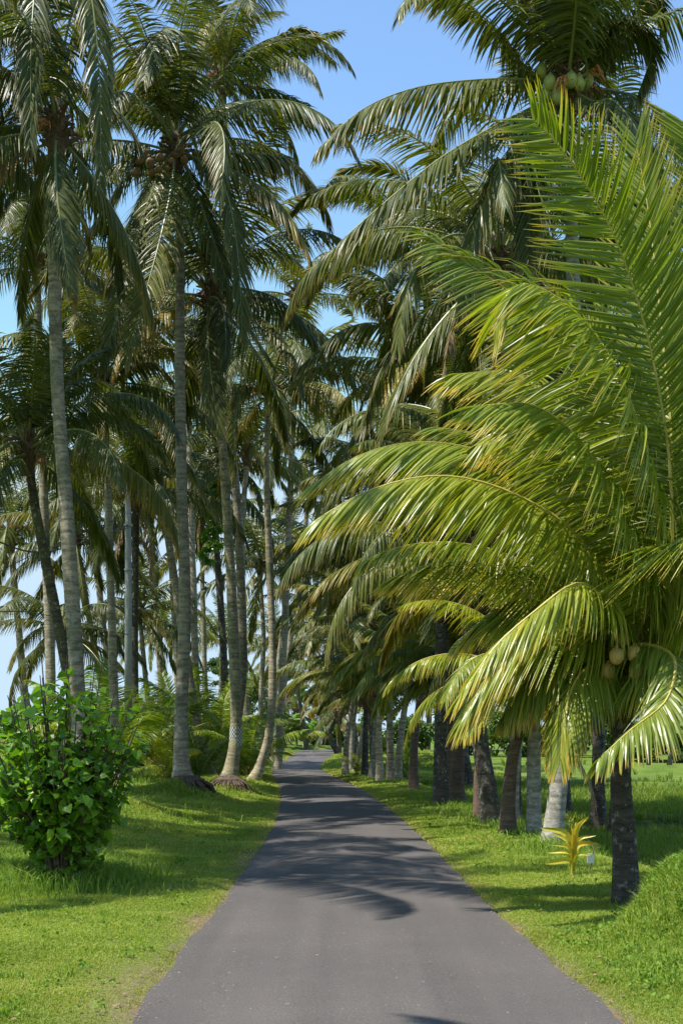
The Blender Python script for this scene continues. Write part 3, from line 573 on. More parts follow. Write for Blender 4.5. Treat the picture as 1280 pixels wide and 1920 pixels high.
palm('distant palm with a bright upright crown behind the tallest crowns, centre left', 520, 0, (555, 560), 58, [(530, 1250), (545, 900)], r=.18, nf=10, seed=19, group=G_L, kind='far', low=6, scale=1.0)
palm('palm crown between the slim pale trunk and the dark right-hand row, sky behind it', 512, 0, (590, 830), 72, [(530, 1300), (565, 1050)], r=.18, nf=14, seed=20, group=G_L, kind='far', low=6)
palm('palm crown behind the first mound palm just below its coconuts', 395, 0, (250, 560), 44, [(360, 1300), (300, 900)], r=.16, nf=13, seed=21, group=G_L, low=6, hi=1, scale=.9)
palm('low palm with a dark round crown behind the two slanting trunks', 285, 0, (262, 1150), 56, [(280, 1350)], r=.14, nf=22, seed=22, group=G_L, kind='far', tint=DK, scale=.8)
palm('pale leaning palm trunk seen far off between the pale slim trunk and the cloth-wrapped one', 492, 0, (487, 1060), 66, [(489, 1320), (494, 1200)], r=.15, nf=18, seed=23, group=G_L, kind='far')
palm('palm with a hanging frond spread against the pale sky at the left edge', 150, 0, (118, 1190), 44, [(145, 1350)], r=.13, nf=16, seed=24, group=G_L, tint=DK, scale=.75, low=6, hi=2)
# ---- right side
pR1 = palm('nearest palm, dark trunk on the right verge under huge bright yellow-green fronds', 1172, 0, (1172, 1268), 12.7, [(1170, 1600), (1163, 1450)], r=.125, m=M_trunkd, nf=4, kind='hero', low=4, hi=1, seed=30, group=G_R, cocos=0, flare=1.25, scale=.7, stalks=2, az0=40)  # dark bark paints in the crown's shade on this trunk
for i, (cx, cy, dd) in enumerate([(1155, 1230, -.8), (1188, 1226, -.75), (1168, 1198, -.5), (1192, 1258, -.8), (1140, 1258, -.6)]):
    o = link('coconut', ME_COCOY, pR1[0]); o.location = P(cx, cy, 12.7+dd)-pR1[0].location; o.scale = (.66, .66, .62)
HF = [
 # upright giant frond, its face towards the road
 ([(1250, 1090, -.2), (1258, 930, -.3), (1243, 780, -.4), (1205, 600, -.5), (1145, 430, -.7), (1060, 290, -.9), (1000, 225, -1)], dict(N=(-.65, -.8, .4), g=.25, L=1.15, lift=.15, fwd=(18, 50), clump=.15, fold=.4)),
 ([(1240, 1100, .3), (1300, 880, .5), (1340, 600, .6), (1330, 380, .6), (1280, 230, .6)], dict(N=(-.5, -.85, .3), g=.15, L=1.2, lift=.1, fwd=(30, 60), clump=.15)),
 ([(1255, 1050, 0), (1260, 860, -.1), (1240, 620, .1), (1215, 400, .3), (1190, 260, .4)], dict(N=(-.6, -.8, .3), g=.1, L=1.1, lift=.1, fwd=(35, 62), clump=.15)),
 # arching frond folding over at its tip
 ([(1225, 1060, -.2), (1232, 960, -.4), (1205, 840, -.6), (1172, 730, -.8), (1110, 620, -1), (1030, 548, -1.2), (965, 535, -1.3), (930, 600, -1.4)], dict(N=(-.5, -.5, .7), g=1.0, L=1.25, lift=.1, wind=(-.35, 0))),
 ([(1215, 1080, .2), (1190, 900, .2), (1120, 720, .2), (1010, 590, .2), (900, 510, .2), (815, 455, .2)], dict(N=(-.3, -.6, .7), g=.8, L=1.1, wind=(-.4, 0))),
 ([(1205, 1100, .5), (1150, 900, .6), (1050, 760, .7), (950, 700, .8), (860, 700, .8)], dict(N=(-.2, -.4, .9), g=1.0, L=1.2, wind=(-.4, 0))),
 ([(1200, 1100, -.3), (1160, 960, -.6), (1090, 830, -.9), (1000, 760, -1.1), (900, 760, -1.2)], dict(N=(-.4, -.5, .8), g=1.0, L=1.2, wind=(-.4, 0))),
 # long low arches out over the road
 ([(1150, 1120, -.2), (1085, 1010, -.3), (1010, 950, -.4), (900, 903, -.5), (800, 893, -.6), (690, 920, -.7), (590, 975, -.8)], dict(g=1.7, L=1.0, wind=(-.35, 0))),
 ([(1150, 1090, .2), (1080, 970, .3), (990, 890, .4), (880, 840, .5), (770, 830, .5), (670, 855, .5), (590, 905, .5)], dict(g=1.5, L=.95, wind=(-.45, 0))),
 ([(1160, 1080, .7), (1110, 960, .9), (1010, 870, 1.1), (920, 820, 1.2), (820, 800, 1.2)], dict(g=1.0, L=.95, wind=(-.4, 0))),
 ([(1130, 1150, .3), (1040, 1070, .5), (930, 1040, .6), (830, 1050, .6), (740, 1080, .6)], dict(g=1.3, L=.95, wind=(-.4, 0))),
 # fronds on the camera side and the drooping skirt
 ([(1210, 1150, -.4), (1260, 1050, -.9), (1330, 990, -1.2), (1420, 1010, -1.3)], dict(g=1.7, L=1.1, wind=(-.6, 0))),
 ([(1160, 1170, -.4), (1120, 1110, -.9), (1075, 1095, -1.2), (1010, 1140, -1.4), (930, 1210, -1.6), (865, 1300, -1.7)], dict(g=1.5, L=.74, wind=(-.3, 0))),
 ([(1140, 1200, -.2), (1070, 1170, -.4), (990, 1190, -.5), (920, 1260, -.6), (870, 1340, -.7)], dict(g=1.4, L=.95, wind=(-.25, 0))),
 ([(1130, 1220, .2), (1040, 1190, .3), (960, 1230, .4), (900, 1310, .4)], dict(g=1.6, L=.95, wind=(-.2, 0))),
 ([(1190, 1210, -.5), (1260, 1230, -1.0), (1250, 1310, -1.5), (1180, 1370, -1.8), (1125, 1420, -1.9)], dict(g=1.1, L=.7, wind=(.1, 0))),
 ([(1210, 1220, -.2), (1280, 1220, -.3), (1350, 1280, -.4), (1380, 1380, -.4)], dict(g=1.8, L=.9)),
 ([(1150, 1240, -.3), (1090, 1260, -.6), (1060, 1330, -.8), (1050, 1420, -.9)], dict(g=1.6, L=.75)),
 ([(1200, 1230, .3), (1250, 1200, .7), (1300, 1260, 1.0), (1310, 1360, 1.1)], dict(g=1.8, L=.85)),
 ([(1120, 1230, -.1), (1050, 1230, -.3), (990, 1270, -.4), (950, 1330, -.5)], dict(g=1.6, L=.8)),
 ([(1150, 1250, .1), (1110, 1250, .3), (1080, 1300, .4), (1070, 1370, .5)], dict(g=1.6, L=.7)),
 ([(1200, 1250, -.6), (1230, 1270, -1.0), (1240, 1330, -1.3)], dict(g=1.6, L=.6)),
 ([(1130, 1190, .4), (1040, 1130, .7), (950, 1130, .9), (870, 1190, 1.0)], dict(g=1.4, L=.95, wind=(-.3, 0))),
 ([(1190, 1160, .3), (1240, 1080, .8), (1300, 1060, 1.2), (1370, 1120, 1.4)], dict(g=1.4, L=1.)),
 ([(1160, 1100, .2), (1120, 960, .3), (1060, 840, .3), (980, 800, .3), (900, 830, .3)], dict(N=(-.2, -.4, .9), g=1.2, L=1.1, wind=(-.35, 0))),
]
for k, (pts, kw) in enumerate(HF):
    if k > 2: kw['g'] *= 1.55
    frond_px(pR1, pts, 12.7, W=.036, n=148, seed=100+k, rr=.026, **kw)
pR2 = palm('tall palm with green coconuts and ragged crown at the top right, thick pale trunk', 1032, 0, (1062, 170), 19, [(1046, 1480), (1058, 1350), (1075, 1000), (1075, 600)], r=.135, m=M_trunkw, nf=11, low=4, hi=0, seed=31, group=G_R, cocos=0, scale=.8, flare=1.55, stalks=5)
for i, (cx, cy, dd) in enumerate([(1030, 155, -.3), (1025, 178, -.2), (1045, 182, -.3), (1070, 150, -.35), (1085, 155, -.3), (1100, 150, -.2), (1055, 160, -.2), (1015, 133, -.1)]):
    o = link('coconut', ME_COCOG, pR2[0]); o.location = P(cx, cy, 19+dd)-pR2[0].location; o.scale = (.9, .9, .9)
for k, (pts, kw) in enumerate([
  ([(1000, 150, -.1), (900, 150, -.3), (780, 165, -.5), (680, 205, -.7), (600, 275, -.9)], dict(g=2.2, L=.95)),
  ([(1000, 200, -.4), (920, 240, -.8), (820, 300, -1.2), (720, 380, -1.5), (640, 450, -1.7)], dict(g=1.6, L=1.1)),
  ([(990, 130, .1), (930, 60, .2), (850, 0, .2), (790, -10, .2)], dict(g=1.2, L=.75)),
  ([(1040, 60, -.2), (1010, -40, -.4), (950, -80, -.5), (900, -30, -.6)], dict(g=1.2, L=.9)),
  ([(1120, 100, -.1), (1180, 40, -.2), (1220, 90, -.2), (1195, 180, -.3)], dict(g=1.3, L=.8)),
  ([(1130, 60, .3), (1190, -20, .5), (1235, 0, .6), (1240, 60, .6)], dict(g=1.5, L=.8)),
  ([(1110, 190, -.5), (1150, 190, -.9), (1200, 260, -1.2), (1230, 380, -1.3)], dict(g=1.5, L=.95)),
  ([(1010, 220, -.5), (960, 290, -.9), (900, 400, -1.1), (870, 560, -1.1)], dict(g=1.8, L=1.1)),
  ([(1040, 240, -.5), (1000, 330, -.9), (990, 480, -1)], dict(g=1.8, L=1.)),
  ([(1080, 60, -.3), (1075, -60, -.6), (1040, -120, -.8), (1000, -60, -1)], dict(g=1.2, L=.9)),
  ]): frond_px(pR2, pts, 19, W=.046, n=100, mats=ML, seed=130+k, rr=.024, **kw)
pR3 = palm('straight speckled white-grey trunk just left of the thickest pale one, crown with rusty dead sheath', 999, 0, (935, 500), 21, [(1000, 1450), (998, 1300), (970, 900)], r=.118, m=M_trunkw, nf=20, low=7, hi=1, seed=32, group=G_R, dead=4, flare=1.2, scale=.85, tint=DK)
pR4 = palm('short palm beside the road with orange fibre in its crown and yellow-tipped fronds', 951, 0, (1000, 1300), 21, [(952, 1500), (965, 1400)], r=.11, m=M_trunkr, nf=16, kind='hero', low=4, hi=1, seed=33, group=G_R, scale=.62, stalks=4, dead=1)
for k, pts in enumerate([[(960, 1270, -.3), (910, 1290, -.6), (870, 1370, -.8)], [(970, 1230, -.2), (900, 1230, -.4), (840, 1290, -.5)], [(1020, 1270, -.5), (1060, 1290, -.8), (1080, 1380, -.9)]]):
    frond_px(pR4, pts, 21, L=.9, W=.055, n=70, seed=150+k, g=1.6)
for i, (cx, cy) in enumerate([(1000, 1322), (1018, 1330), (990, 1345)]):
    mb = MB(); rg = random.Random(i); mb.tube([(0, 0, .12), (0, 0, .02), (.02, 0, -.12), (.03, 0, -.22)], [.02, .11, .09, .01], 8, jit=.3, rng=rg); o = mb.build('flower_sheath', [M_fibreo], pR4[0]); o.location = P(cx, cy, 20.3)-pR4[0].location
pR5 = palm('thick black trunk blotched with lichen, middle of the cluster of three beside the road', 921, 0, (868, 1040), 23.3, [(914, 1480), (898, 1380), (880, 1200)], r=.17, m=M_trunkd, nf=22, seed=34, group=G_R, scale=.75, low=6, flare=1.4, tint=(.9, .95, .9), dead=2, trunkt=(1.2, 1.2, 1.2))
palm('brown speckled trunk at the left of the cluster of three beside the road', 901, 0, (915, 880), 24.8, [(900, 1440), (905, 1200)], r=.12, m=M_trunkr, nf=20, seed=35, group=G_R, scale=.75, low=6, tint=(.9, .95, .9))
palm('slanting grey trunk partly behind the short orange-fibred palm', 955, 0, (1010, 1120), 23.5, [(962, 1450), (980, 1300)], r=.12, m=M_trunk, nf=16, seed=36, group=G_R, scale=.7, low=6)
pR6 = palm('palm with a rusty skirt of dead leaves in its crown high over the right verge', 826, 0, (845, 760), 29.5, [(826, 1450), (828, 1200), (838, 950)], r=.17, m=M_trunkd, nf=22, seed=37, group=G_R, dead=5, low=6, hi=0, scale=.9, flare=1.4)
for k, pts in enumerate([[(790, 680, -.3), (720, 610, -.5), (640, 620, -.6), (560, 690, -.7)], [(800, 730, -.4), (740, 720, -.7), (680, 790, -.9), (640, 860, -1)], [(770, 640, 0), (720, 560, 0), (660, 530, 0)], [(820, 650, .2), (770, 590, .3), (700, 560, .4)]]):
    frond_px(pR6, pts, 29.5, L=1.1, W=.055, n=90, mats=ML, seed=160+k, g=1.8)
pR7 = palm('high palm with feathery fronds against the blue gap right of centre', 850, 0, (795, 480), 31, [(848, 1400), (835, 1000), (810, 700)], r=.16, m=M_trunkr, nf=13, seed=38, group=G_R, low=6, hi=1, scale=.85)
for k, pts in enumerate([[(750, 420, 0), (680, 360, 0), (600, 360, 0), (545, 400, 0)], [(760, 470, -.2), (700, 450, -.3), (640, 500, -.3)], [(790, 400, 0), (760, 340, 0), (700, 310, 0), (640, 320, 0)]]):
    frond_px(pR7, pts, 31, L=1.0, W=.055, n=90, mats=ML, seed=170+k, g=.7)
palm('ringed brown and grey trunk at the right end of the next close trio', 858, 0, (900, 1180), 30.5, [(856, 1450), (868, 1320)], r=.16, m=M_trunkr, nf=20, seed=39, group=G_R, scale=.75, low=4)
pR8 = palm('short palm with a rusty brown trunk standing alone by the paddy edge', 775, 0, (790, 1275), 36, [(775, 1440), (778, 1380)], r=.125, m=M_trunkr, nf=20, seed=40, group=G_R, scale=.68, low=4, hi=0, tint=(1.4, 1.45, .9))  # bright tint paints sunlight into the fronds, as on the short palms below
pR9 = palm('palm whose glossy arching frond sweeps left across the middle of the row', 842, 0, (870, 1270), 31.5, [(842, 1440)], r=.15, m=M_trunkd, nf=18, seed=41, group=G_R, scale=.75, low=4, hi=0, tint=(1.35, 1.5, .85))
for k, pts in enumerate([[(820, 1220, -.3), (760, 1240, -.5), (700, 1270, -.6), (650, 1300, -.7)], [(840, 1280, -.4), (790, 1275, -.7), (740, 1330, -.8)]]):
    o = frond_px(pR9, pts, 31.5, L=.85, W=.055, n=80, mats=ML, seed=180+k, g=1.3); o.color = (1.4, 1.5, .8, 1)
palm('pale ringed palm trunk, leftmost of the three in line past the rusty trunk', 711, 0, (722, 1230), 42, [(711, 1430), (711, 1350)], r=.115, m=M_trunk, nf=20, seed=42, group=G_R, scale=.85, low=4, hi=0, trunkt=(1.3, 1.25, 1.1))
palm('grey trunk beside the first pale one, crown high in the dark canopy', 732, 0, (715, 1040), 43, [(731, 1400), (728, 1250)], r=.12, m=M_trunk, nf=24, seed=43, group=G_R, scale=.95, low=6)
palm('shorter grey trunk half hidden by a yellow hanging frond', 747, 0, (790, 1120), 42.5, [(747, 1440), (755, 1350)], r=.115, m=M_trunk, nf=24, seed=44, group=G_R, scale=.95, low=6)
palm('pale trunk slanting in to the foot of the ringed one', 694, 0, (705, 1290), 45, [(700, 1420)], r=.10, m=M_trunkw, nf=18, seed=45, group=G_R, scale=.65, low=4, tint=(1.2, 1.3, .9), trunkt=(.8, .8, .75))
palm('dark grey trunk nearest the road where it bends, crown arching left over the verge', 648, 0, (668, 1285), 49, [(648, 1430), (652, 1370)], r=.12, m=M_trunk, nf=22, seed=46, group=G_R, scale=.8, low=4, hi=0, tint=(1.3, 1.35, .9))
palm('pale trunk right behind the one nearest the bend', 658, 0, (690, 1200), 53, [(659, 1400), (665, 1330)], r=.12, m=M_trunkw, nf=22, seed=47, group=G_R, kind='far', low=4, trunkt=(.8, .8, .75))
palm('pale palm leaning right just past the bend palm', 666, 0, (692, 1320), 52, [(675, 1405)], r=.13, m=M_trunkw, nf=16, seed=48, group=G_R, scale=.6, low=4, trunkt=(.8, .8, .75))
palm('black short trunk in the shade between the bend palms and the pale row', 684, 0, (686, 1310), 47, [(684, 1430)], r=.12, m=M_trunkd, nf=18, seed=49, group=G_R, scale=.6, low=4, hi=0)
palm('palm crown hanging over the road end, with brown dead leaves below it', 672, 0, (625, 1190), 66, [(660, 1350), (640, 1260)], r=.17, m=M_trunkd, nf=15, seed=50, group=G_R, kind='far', dead=4, low=7, tint=(1.0, .95, .8))
palm('tall far palm in the right-hand canopy under the low bright arches', 702, 0, (640, 1070), 60, [(690, 1300), (665, 1180)], r=.17, m=M_trunkd, nf=15, seed=51, group=G_R, kind='far', low=6, tint=DK)
palm('palm in the dense canopy just above the low sweeping fronds', 880, 0, (770, 960), 44, [(850, 1300), (800, 1100)], r=.17, m=M_trunkd, nf=24, seed=52, group=G_R, low=6, tint=DK)
palm('palm filling the canopy behind the near palm at the right edge', 1150, 0, (1230, 900), 27, [(1180, 1300), (1215, 1100)], r=.15, m=M_trunkd, nf=22, seed=53, group=G_R, low=6, tint=DK)
palm('palm crown behind the upper right fronds, just below the green coconuts', 1120, 0, (1130, 520), 28, [(1125, 1000)], r=.15, m=M_trunkd, nf=22, seed=85, group=G_R, low=6, tint=DK)
palm('palm crown filling behind the folded frond tip on the upper right', 1060, 0, (1010, 680), 30, [(1040, 1100)], r=.15, m=M_trunkd, nf=20, seed=86, group=G_R, low=6, tint=DK)
palm('palm deep in the canopy between the rusty-skirted crown and the near bright fronds', 960, 0, (1000, 860), 29, [(970, 1300), (990, 1050)], r=.15, m=M_trunkd, nf=22, seed=54, group=G_R, low=6, tint=DK)
palm('drooping brown palm over the road end with its trunk beside the lamp post', 636, 0, (618, 1260), 96, [(632, 1350)], r=.16, m=M_trunkd, nf=11, seed=55, group=G_R, kind='far', dead=3, low=7, hi=3, tint=(1.3, 1.05, .8), scale=.9)
palm('short palm at the road end whose skirt of dead leaves hangs low', 637, 0, (632, 1340), 92, [(618, 1380)], r=.2, m=M_trunkd, nf=10, seed=56, group=G_R, kind='far', dead=4, low=7, hi=3, scale=.7)
# ---- distant palms at the bend
palm('distant palm with a dark leaning trunk left of the lamp post', 575, 0, (542, 1230), 118, [(566, 1340), (555, 1280)], r=.2, m=M_trunkd, nf=16, seed=57, kind='far', tint=DK, scale=.9)
palm('distant slim palm trunk leaning left, nearest the lamp post', 572, 0, (555, 1335), 124, [(564, 1370)], r=.17, nf=14, seed=58, kind='far', scale=.6)
palm('distant palm directly above the left edge of the road end', 528, 0, (520, 1210), 105, [(526, 1330)], r=.18, nf=18, seed=59, kind='far', scale=.9)

for i, (px, cx, cy, D, lab, tn) in enumerate([
  (388, 378, 1010, 68, 'far palm crown between the first mound trunk and the shaded climbers', (.8, .9, .8)),
  (300, 300, 1190, 84, 'far low palm crown showing right of the concrete pole', (1.0, 1.05, .8)),
  (410, 420, 1200, 88, 'far low palm crown behind the black shaded palm', (1, 1.05, .8)),
  (60, 20, 1010, 50, 'palm crown at the left edge hanging above the pale sky', (.8, .85, .8))]):
    palm(lab, px, 0, (cx, cy), D, [((px*2+cx)/3, 1300)], r=.17, nf=18, seed=200+i, group=G_L, kind='far', low=6, tint=tuple(1.25*v for v in tn), scale=.95)  # tint brightened so the far crowns look sunlit
# ---- young palms without a trunk of their own
def young(label, px, D, n, hgt, tint, seed, kind='hero', lo=3, group='young palms under the tall ones'):
    rg = random.Random(seed); X0 = (px-CX)/F*D; e = empty('young_palm', (X0, D, Hs(X0, D))); tag(e, label, 'young palm', group)
    mb = MB(); mb.tube([(0, 0, -.1), (0, 0, .15), (0, 0, .5*hgt/3)], [.11, .09, .04], 8, jit=.1, rng=rg); mb.build('stem', [M_fibre], e)
    for i in range(n):
        c = int(round(i/n*lo+rg.uniform(-.3, .3))); c = max(0, min(7, c)); o = link('frond', lib(kind, c, rg.randrange(3)), e); o.location = (0, 0, .1); o.rotation_euler = (R(rg.uniform(-10, 10)), 0, R(i*137.5+rg.uniform(-15, 15)))
        s = hgt/4.2*rg.uniform(.8, 1.1); o.scale = (s, s, s); o.color = (*tint, 1)
    return e
YG = (.8, .95, .9)
young('bright yellow-green young palm with upright fronds between the two mound palms', 398, 47, 11, 4.2, (.85, 1.0, .9), 1)
young('young palm with arching pale fronds behind the first mound palm', 350, 50, 11, 3.6, (.75, .9, .8), 2)
young('young palm between the cloth-wrapped trunk and the slim pale one', 466, 42.5, 10, 3.0, YG, 3)
young('young palm with fronds brushing the slim pale trunk, right of the cloth', 478, 46, 8, 1.7, YG, 4)
young('big young palm with a broad yellowish frond left of the concrete pole', 205, 36, 10, 3.4, (.7, .85, .7), 5)
young('young palm right of the concrete pole in half shade', 290, 42, 10, 3.2, (.5, .65, .6), 6)  # dimmer tint puts the half shade into the frond colour
young('small low palm with yellow fronds at the left foot of the first mound palm', 312, 35.5, 8, 1.5, (1.05, 1.05, .8), 7, lo=4)
young('small dark palm with stiff leaves just right of the first mound palm', 372, 36, 7, 1.7, (.35, .5, .45), 8, lo=2)
young('young palm behind the left bush against the pale sky', 92, 40, 9, 2.2, YG, 9)
young('small young palm at the feet of the pale leaning bend palms', 668, 47.5, 6, 1.0, (1.2, 1.1, .9), 10, lo=2, group='young palms under the right row')
young('young palm low in shade behind the rusty trunk', 760, 50, 8, 2.2, YG, 11, lo=4, group='young palms under the right row')

# root masses of the two mound palms
def roots(pal_, r, n, seed, off=(.08, -.18, -.02)):
    rg = random.Random(seed); mb = MB(); mb.tube([(0, 0, -.35), (0, 0, -.1), (0, 0, .06), (0, 0, .15)], [r*.9, r*.95, r*.8, r*.45], 14, jit=.22, rng=rg)
    for i in range(n):
        a = rg.uniform(0, 6.28); l = rg.uniform(.9, 1.6)*r; mb.tube([(math.cos(a)*r*.5, math.sin(a)*r*.5, .12), (math.cos(a)*l*.9, math.sin(a)*l*.9, -.08), (math.cos(a)*l*1.15, math.sin(a)*l*1.15, -.4)], [.035, .028, .014], 5)
    o = mb.build('root_mass', [M_root], pal_[0]); o.location = off
roots(pL2, .44, 110, 1); roots(pL3, .38, 80, 2); roots(pL4, .36, 30, 3)

# ---------------------------------------------------------------- checked cloth round the trunk
def cloth():
    D = 33; c0 = P(442.2, 1397, D); c1 = P(442.6, 1363, D); V = []; n = 26; r = .162
    e0 = empty('checked_cloth', c0); V = []; uv = []
    for j in range(5):
        f = j/4
        for i in range(n+1):
            a = 2*math.pi*i/n; rr_ = r*(1+.03*math.sin(a*4+j)); V.append((math.cos(a)*rr_+(c1.x-c0.x)*f, math.sin(a)*rr_, (c1.z-c0.z)*f)); uv.append((i/n*26, f*9))
    Fq = [(j*(n+1)+i, j*(n+1)+i+1, (j+1)*(n+1)+i+1, (j+1)*(n+1)+i) for j in range(4) for i in range(n)]
    bpy.data.objects.remove(e0); me = bpy.data.meshes.new('checked_cloth'); me.from_pydata(V, [], Fq); me.materials.append(M_check); l = me.uv_layers.new()
    for lp in me.loops: l.data[lp.index].uv = uv[lp.vertex_index]
    o = link('checked_cloth', me); o.location = c0; sm = o.modifiers.new('t', 'SOLIDIFY'); sm.thickness = .008; tag(o, 'black and white checked cloth band wrapped round the mossy left trunk', 'cloth')
cloth()

# ---------------------------------------------------------------- pole, wires, lamp post
D = 37.5; X0 = (241-CX)/F*D; e = empty('utility_pole', (X0, D, Hs(X0, D))); tag(e, 'plain round grey concrete pole standing among the left palms', 'utility pole')
mb = MB(); top = CH+(HY-905)/F*D-Hs(X0, D); mb.tube([(0, 0, -.3), (0, 0, top*.5), (-.01, 0, top)], [.135, .105, .08], 18); mb.build('shaft', [M_conc], e, True)
mb = MB()
for z in (CH+(HY-1068)/F*D, CH+(HY-985)/F*D): mb.tube([(0, 0, z-Hs(X0, D)-.03), (0, 0, z-Hs(X0, D)+.03)], [.125, .125], 18)
mb.build('metal_band', [M_metal], e)
for (ys, pts, lab, r_) in ((985, [(240, 985, 37.4), (90, 1034, 30), (-30, 1005, 24), (-300, 900, 14)], 'thick black cable sagging from the concrete pole out of the left edge', .018), (995, [(240, 990, 37.4), (120, 1018, 32), (0, 1072, 26), (-200, 1200, 20)], 'thin lower wire dropping away to the left edge from the pole', .009), (1145, [(-120, 1160, 22), (0, 1147, 26), (85, 1153, 31), (240, 1190, 37.4)], 'lone wire at the left edge well below the sagging cable', .011)):
    q_, _ = catmull([P(*p) for p in pts], 40); mb = MB(); mb.tube(q_, r_, 6); o = mb.build('overhead_wire', [M_wire]); tag(o, lab, 'wire', 'overhead wires at the left')
D = 122; X0 = (599-CX)/F*D; e = empty('lamp_post', (X0, D, Hs(X0, D))); tag(e, 'thin grey lamp post standing at the end of the road', 'lamp post')
mb = MB(); hh = (1401-1275)/F*D; mb.tube([(0, 0, -.2), (0, 0, hh*.6), (-.05, 0, hh)], [.16, .13, .10], 10); mb.build('shaft', [M_metal], e, True)
mb = MB(); mb.tube([(0, 0, hh*.96), (.6, -.1, hh*1.0)], [.04, .035], 6); mb.tube([(.55, -.1, hh*1.0), (1.1, -.2, hh*1.01)], [.09, .06], 8); mb.build('lamp_arm', [M_metal], e)

# ---------------------------------------------------------------- bush and other leafy plants
def leaf_cards(n, centre_fn, size, seed, mats, aspect=.75, heart=True, drop=.5):
    rg = np.random.default_rng(seed); Pn, out, = centre_fn(rg, n)
    s = size*rg.uniform(.5, 1.3, n); outd = nrm(out+rg.normal(0, .5, (n, 3))+np.array([0, 0, -drop*.5])); up = nrm(rg.normal(0, .55, (n, 3))+np.array([0, 0, 1.])+out*.5)
    w_ = nrm(np.cross(outd, up)); nn_ = np.cross(w_, outd)
    if heart: prof = [(0, 0), (.0, .30), (.28, .50), (.62, .36), (1.0, 0), (.62, -.36), (.28, -.50), (.0, -.30)]
    else: prof = [(0, 0), (.35, .32), (.7, .22), (1, 0), (.7, -.22), (.35, -.32)]
    k = len(prof); V = np.zeros((n, k, 3))
    for j, (a, b_) in enumerate(prof): V[:, j] = Pn+(outd*a+w_*b_*aspect*1.6-nn_*(a*a*.28)+nn_*abs(b_)*.35)*s[:, None]
    i = np.arange(n)[:, None]*k
    F4 = [i+np.array([0, 1, 2, 3]), i+np.array([0, 3, 4, 4])[:3].tolist()+0*i] if False else []
    if heart: fq = np.concatenate([i+np.array([0, 1, 2, 3]), i+np.array([0, 5, 6, 7])]); ft = np.concatenate([i+np.array([0, 3, 4]), i+np.array([0, 4, 5])])
    else: fq = np.concatenate([i+np.array([0, 1, 2, 3]), i+np.array([0, 3, 4, 5])]); ft = np.zeros((0, 3))
    A = np.zeros((n, k, 3)); A[..., 0] = rg.uniform(0, 1, n)[:, None]; A[..., 1] = .4
    return mesh_np('leaves', V.reshape(-1, 3), [ft, fq], mats, attr=A.reshape(-1, 3))
# the bush: stems from one foot, leaves along each stem
D = 14.0; bx = (122-CX)/F*D; bz = Hs(bx, D); e = empty('broadleaf_bush', (bx, D, bz)); tag(e, 'large bush with glossy heart-shaped green leaves on the left verge', 'bush')
rg = random.Random(4); mb = MB(); LP, LO = [], []
for i in range(96):
    a = rg.uniform(0, 6.28); sp = rg.uniform(.1, 1.0)**.7; hgt = (2.68-.85*sp**2)*rg.uniform(.5, 1.08); ex = math.cos(a)*sp*.88-.08; ey = math.sin(a)*sp*.9
    if ex < -.3: hgt *= .9
    pts = [Vector((math.cos(a)*.14*sp, math.sin(a)*.14*sp, -.05)), Vector((ex*.35, ey*.35, hgt*.38)), Vector((ex*.75, ey*.75, hgt*.72)), Vector((ex, ey, hgt))]; pts_, _ = catmull(pts, 16)
    mb.tube(pts_, np.linspace(.018, .005, 16), 5)
    tw = [pts_]
    for _ in range(5):
        s0 = rg.randrange(4, 14); d = Vector((rg.uniform(-1, 1), rg.uniform(-1, 1), rg.uniform(-.1, .7))).normalized()*rg.uniform(.2, .5); p0 = Vector(pts_[s0]); q_ = [p0, p0+d*.6+Vector((0, 0, .03)), p0+d]; q2, _ = catmull(q_, 6); mb.tube(q2, np.linspace(.008, .003, 6), 4); tw.append(q2)
    for q_ in tw:
        for _ in range(13 if q_ is pts_ else 7):
            f = rg.uniform(.12 if q_ is pts_ else .1, 1)**.75*(len(q_)-1); p = q_[int(f)]; an = rg.uniform(0, 6.28); LP.append(p+np.array([math.cos(an), math.sin(an), rg.uniform(-.3, .6)])*rg.uniform(.02, .09)); LO.append([math.cos(an), math.sin(an), 0])
mb.build('stems', [M_root], e)
LP = np.array(LP); LO = np.array(LO); lf = link('leaves', leaf_cards(len(LP), lambda r_, n: (LP, LO), .098, 5, [M_bush]), e); lf.color = (1.45, 1.35, 1.1, 1)
print('bush leaves', len(LP))

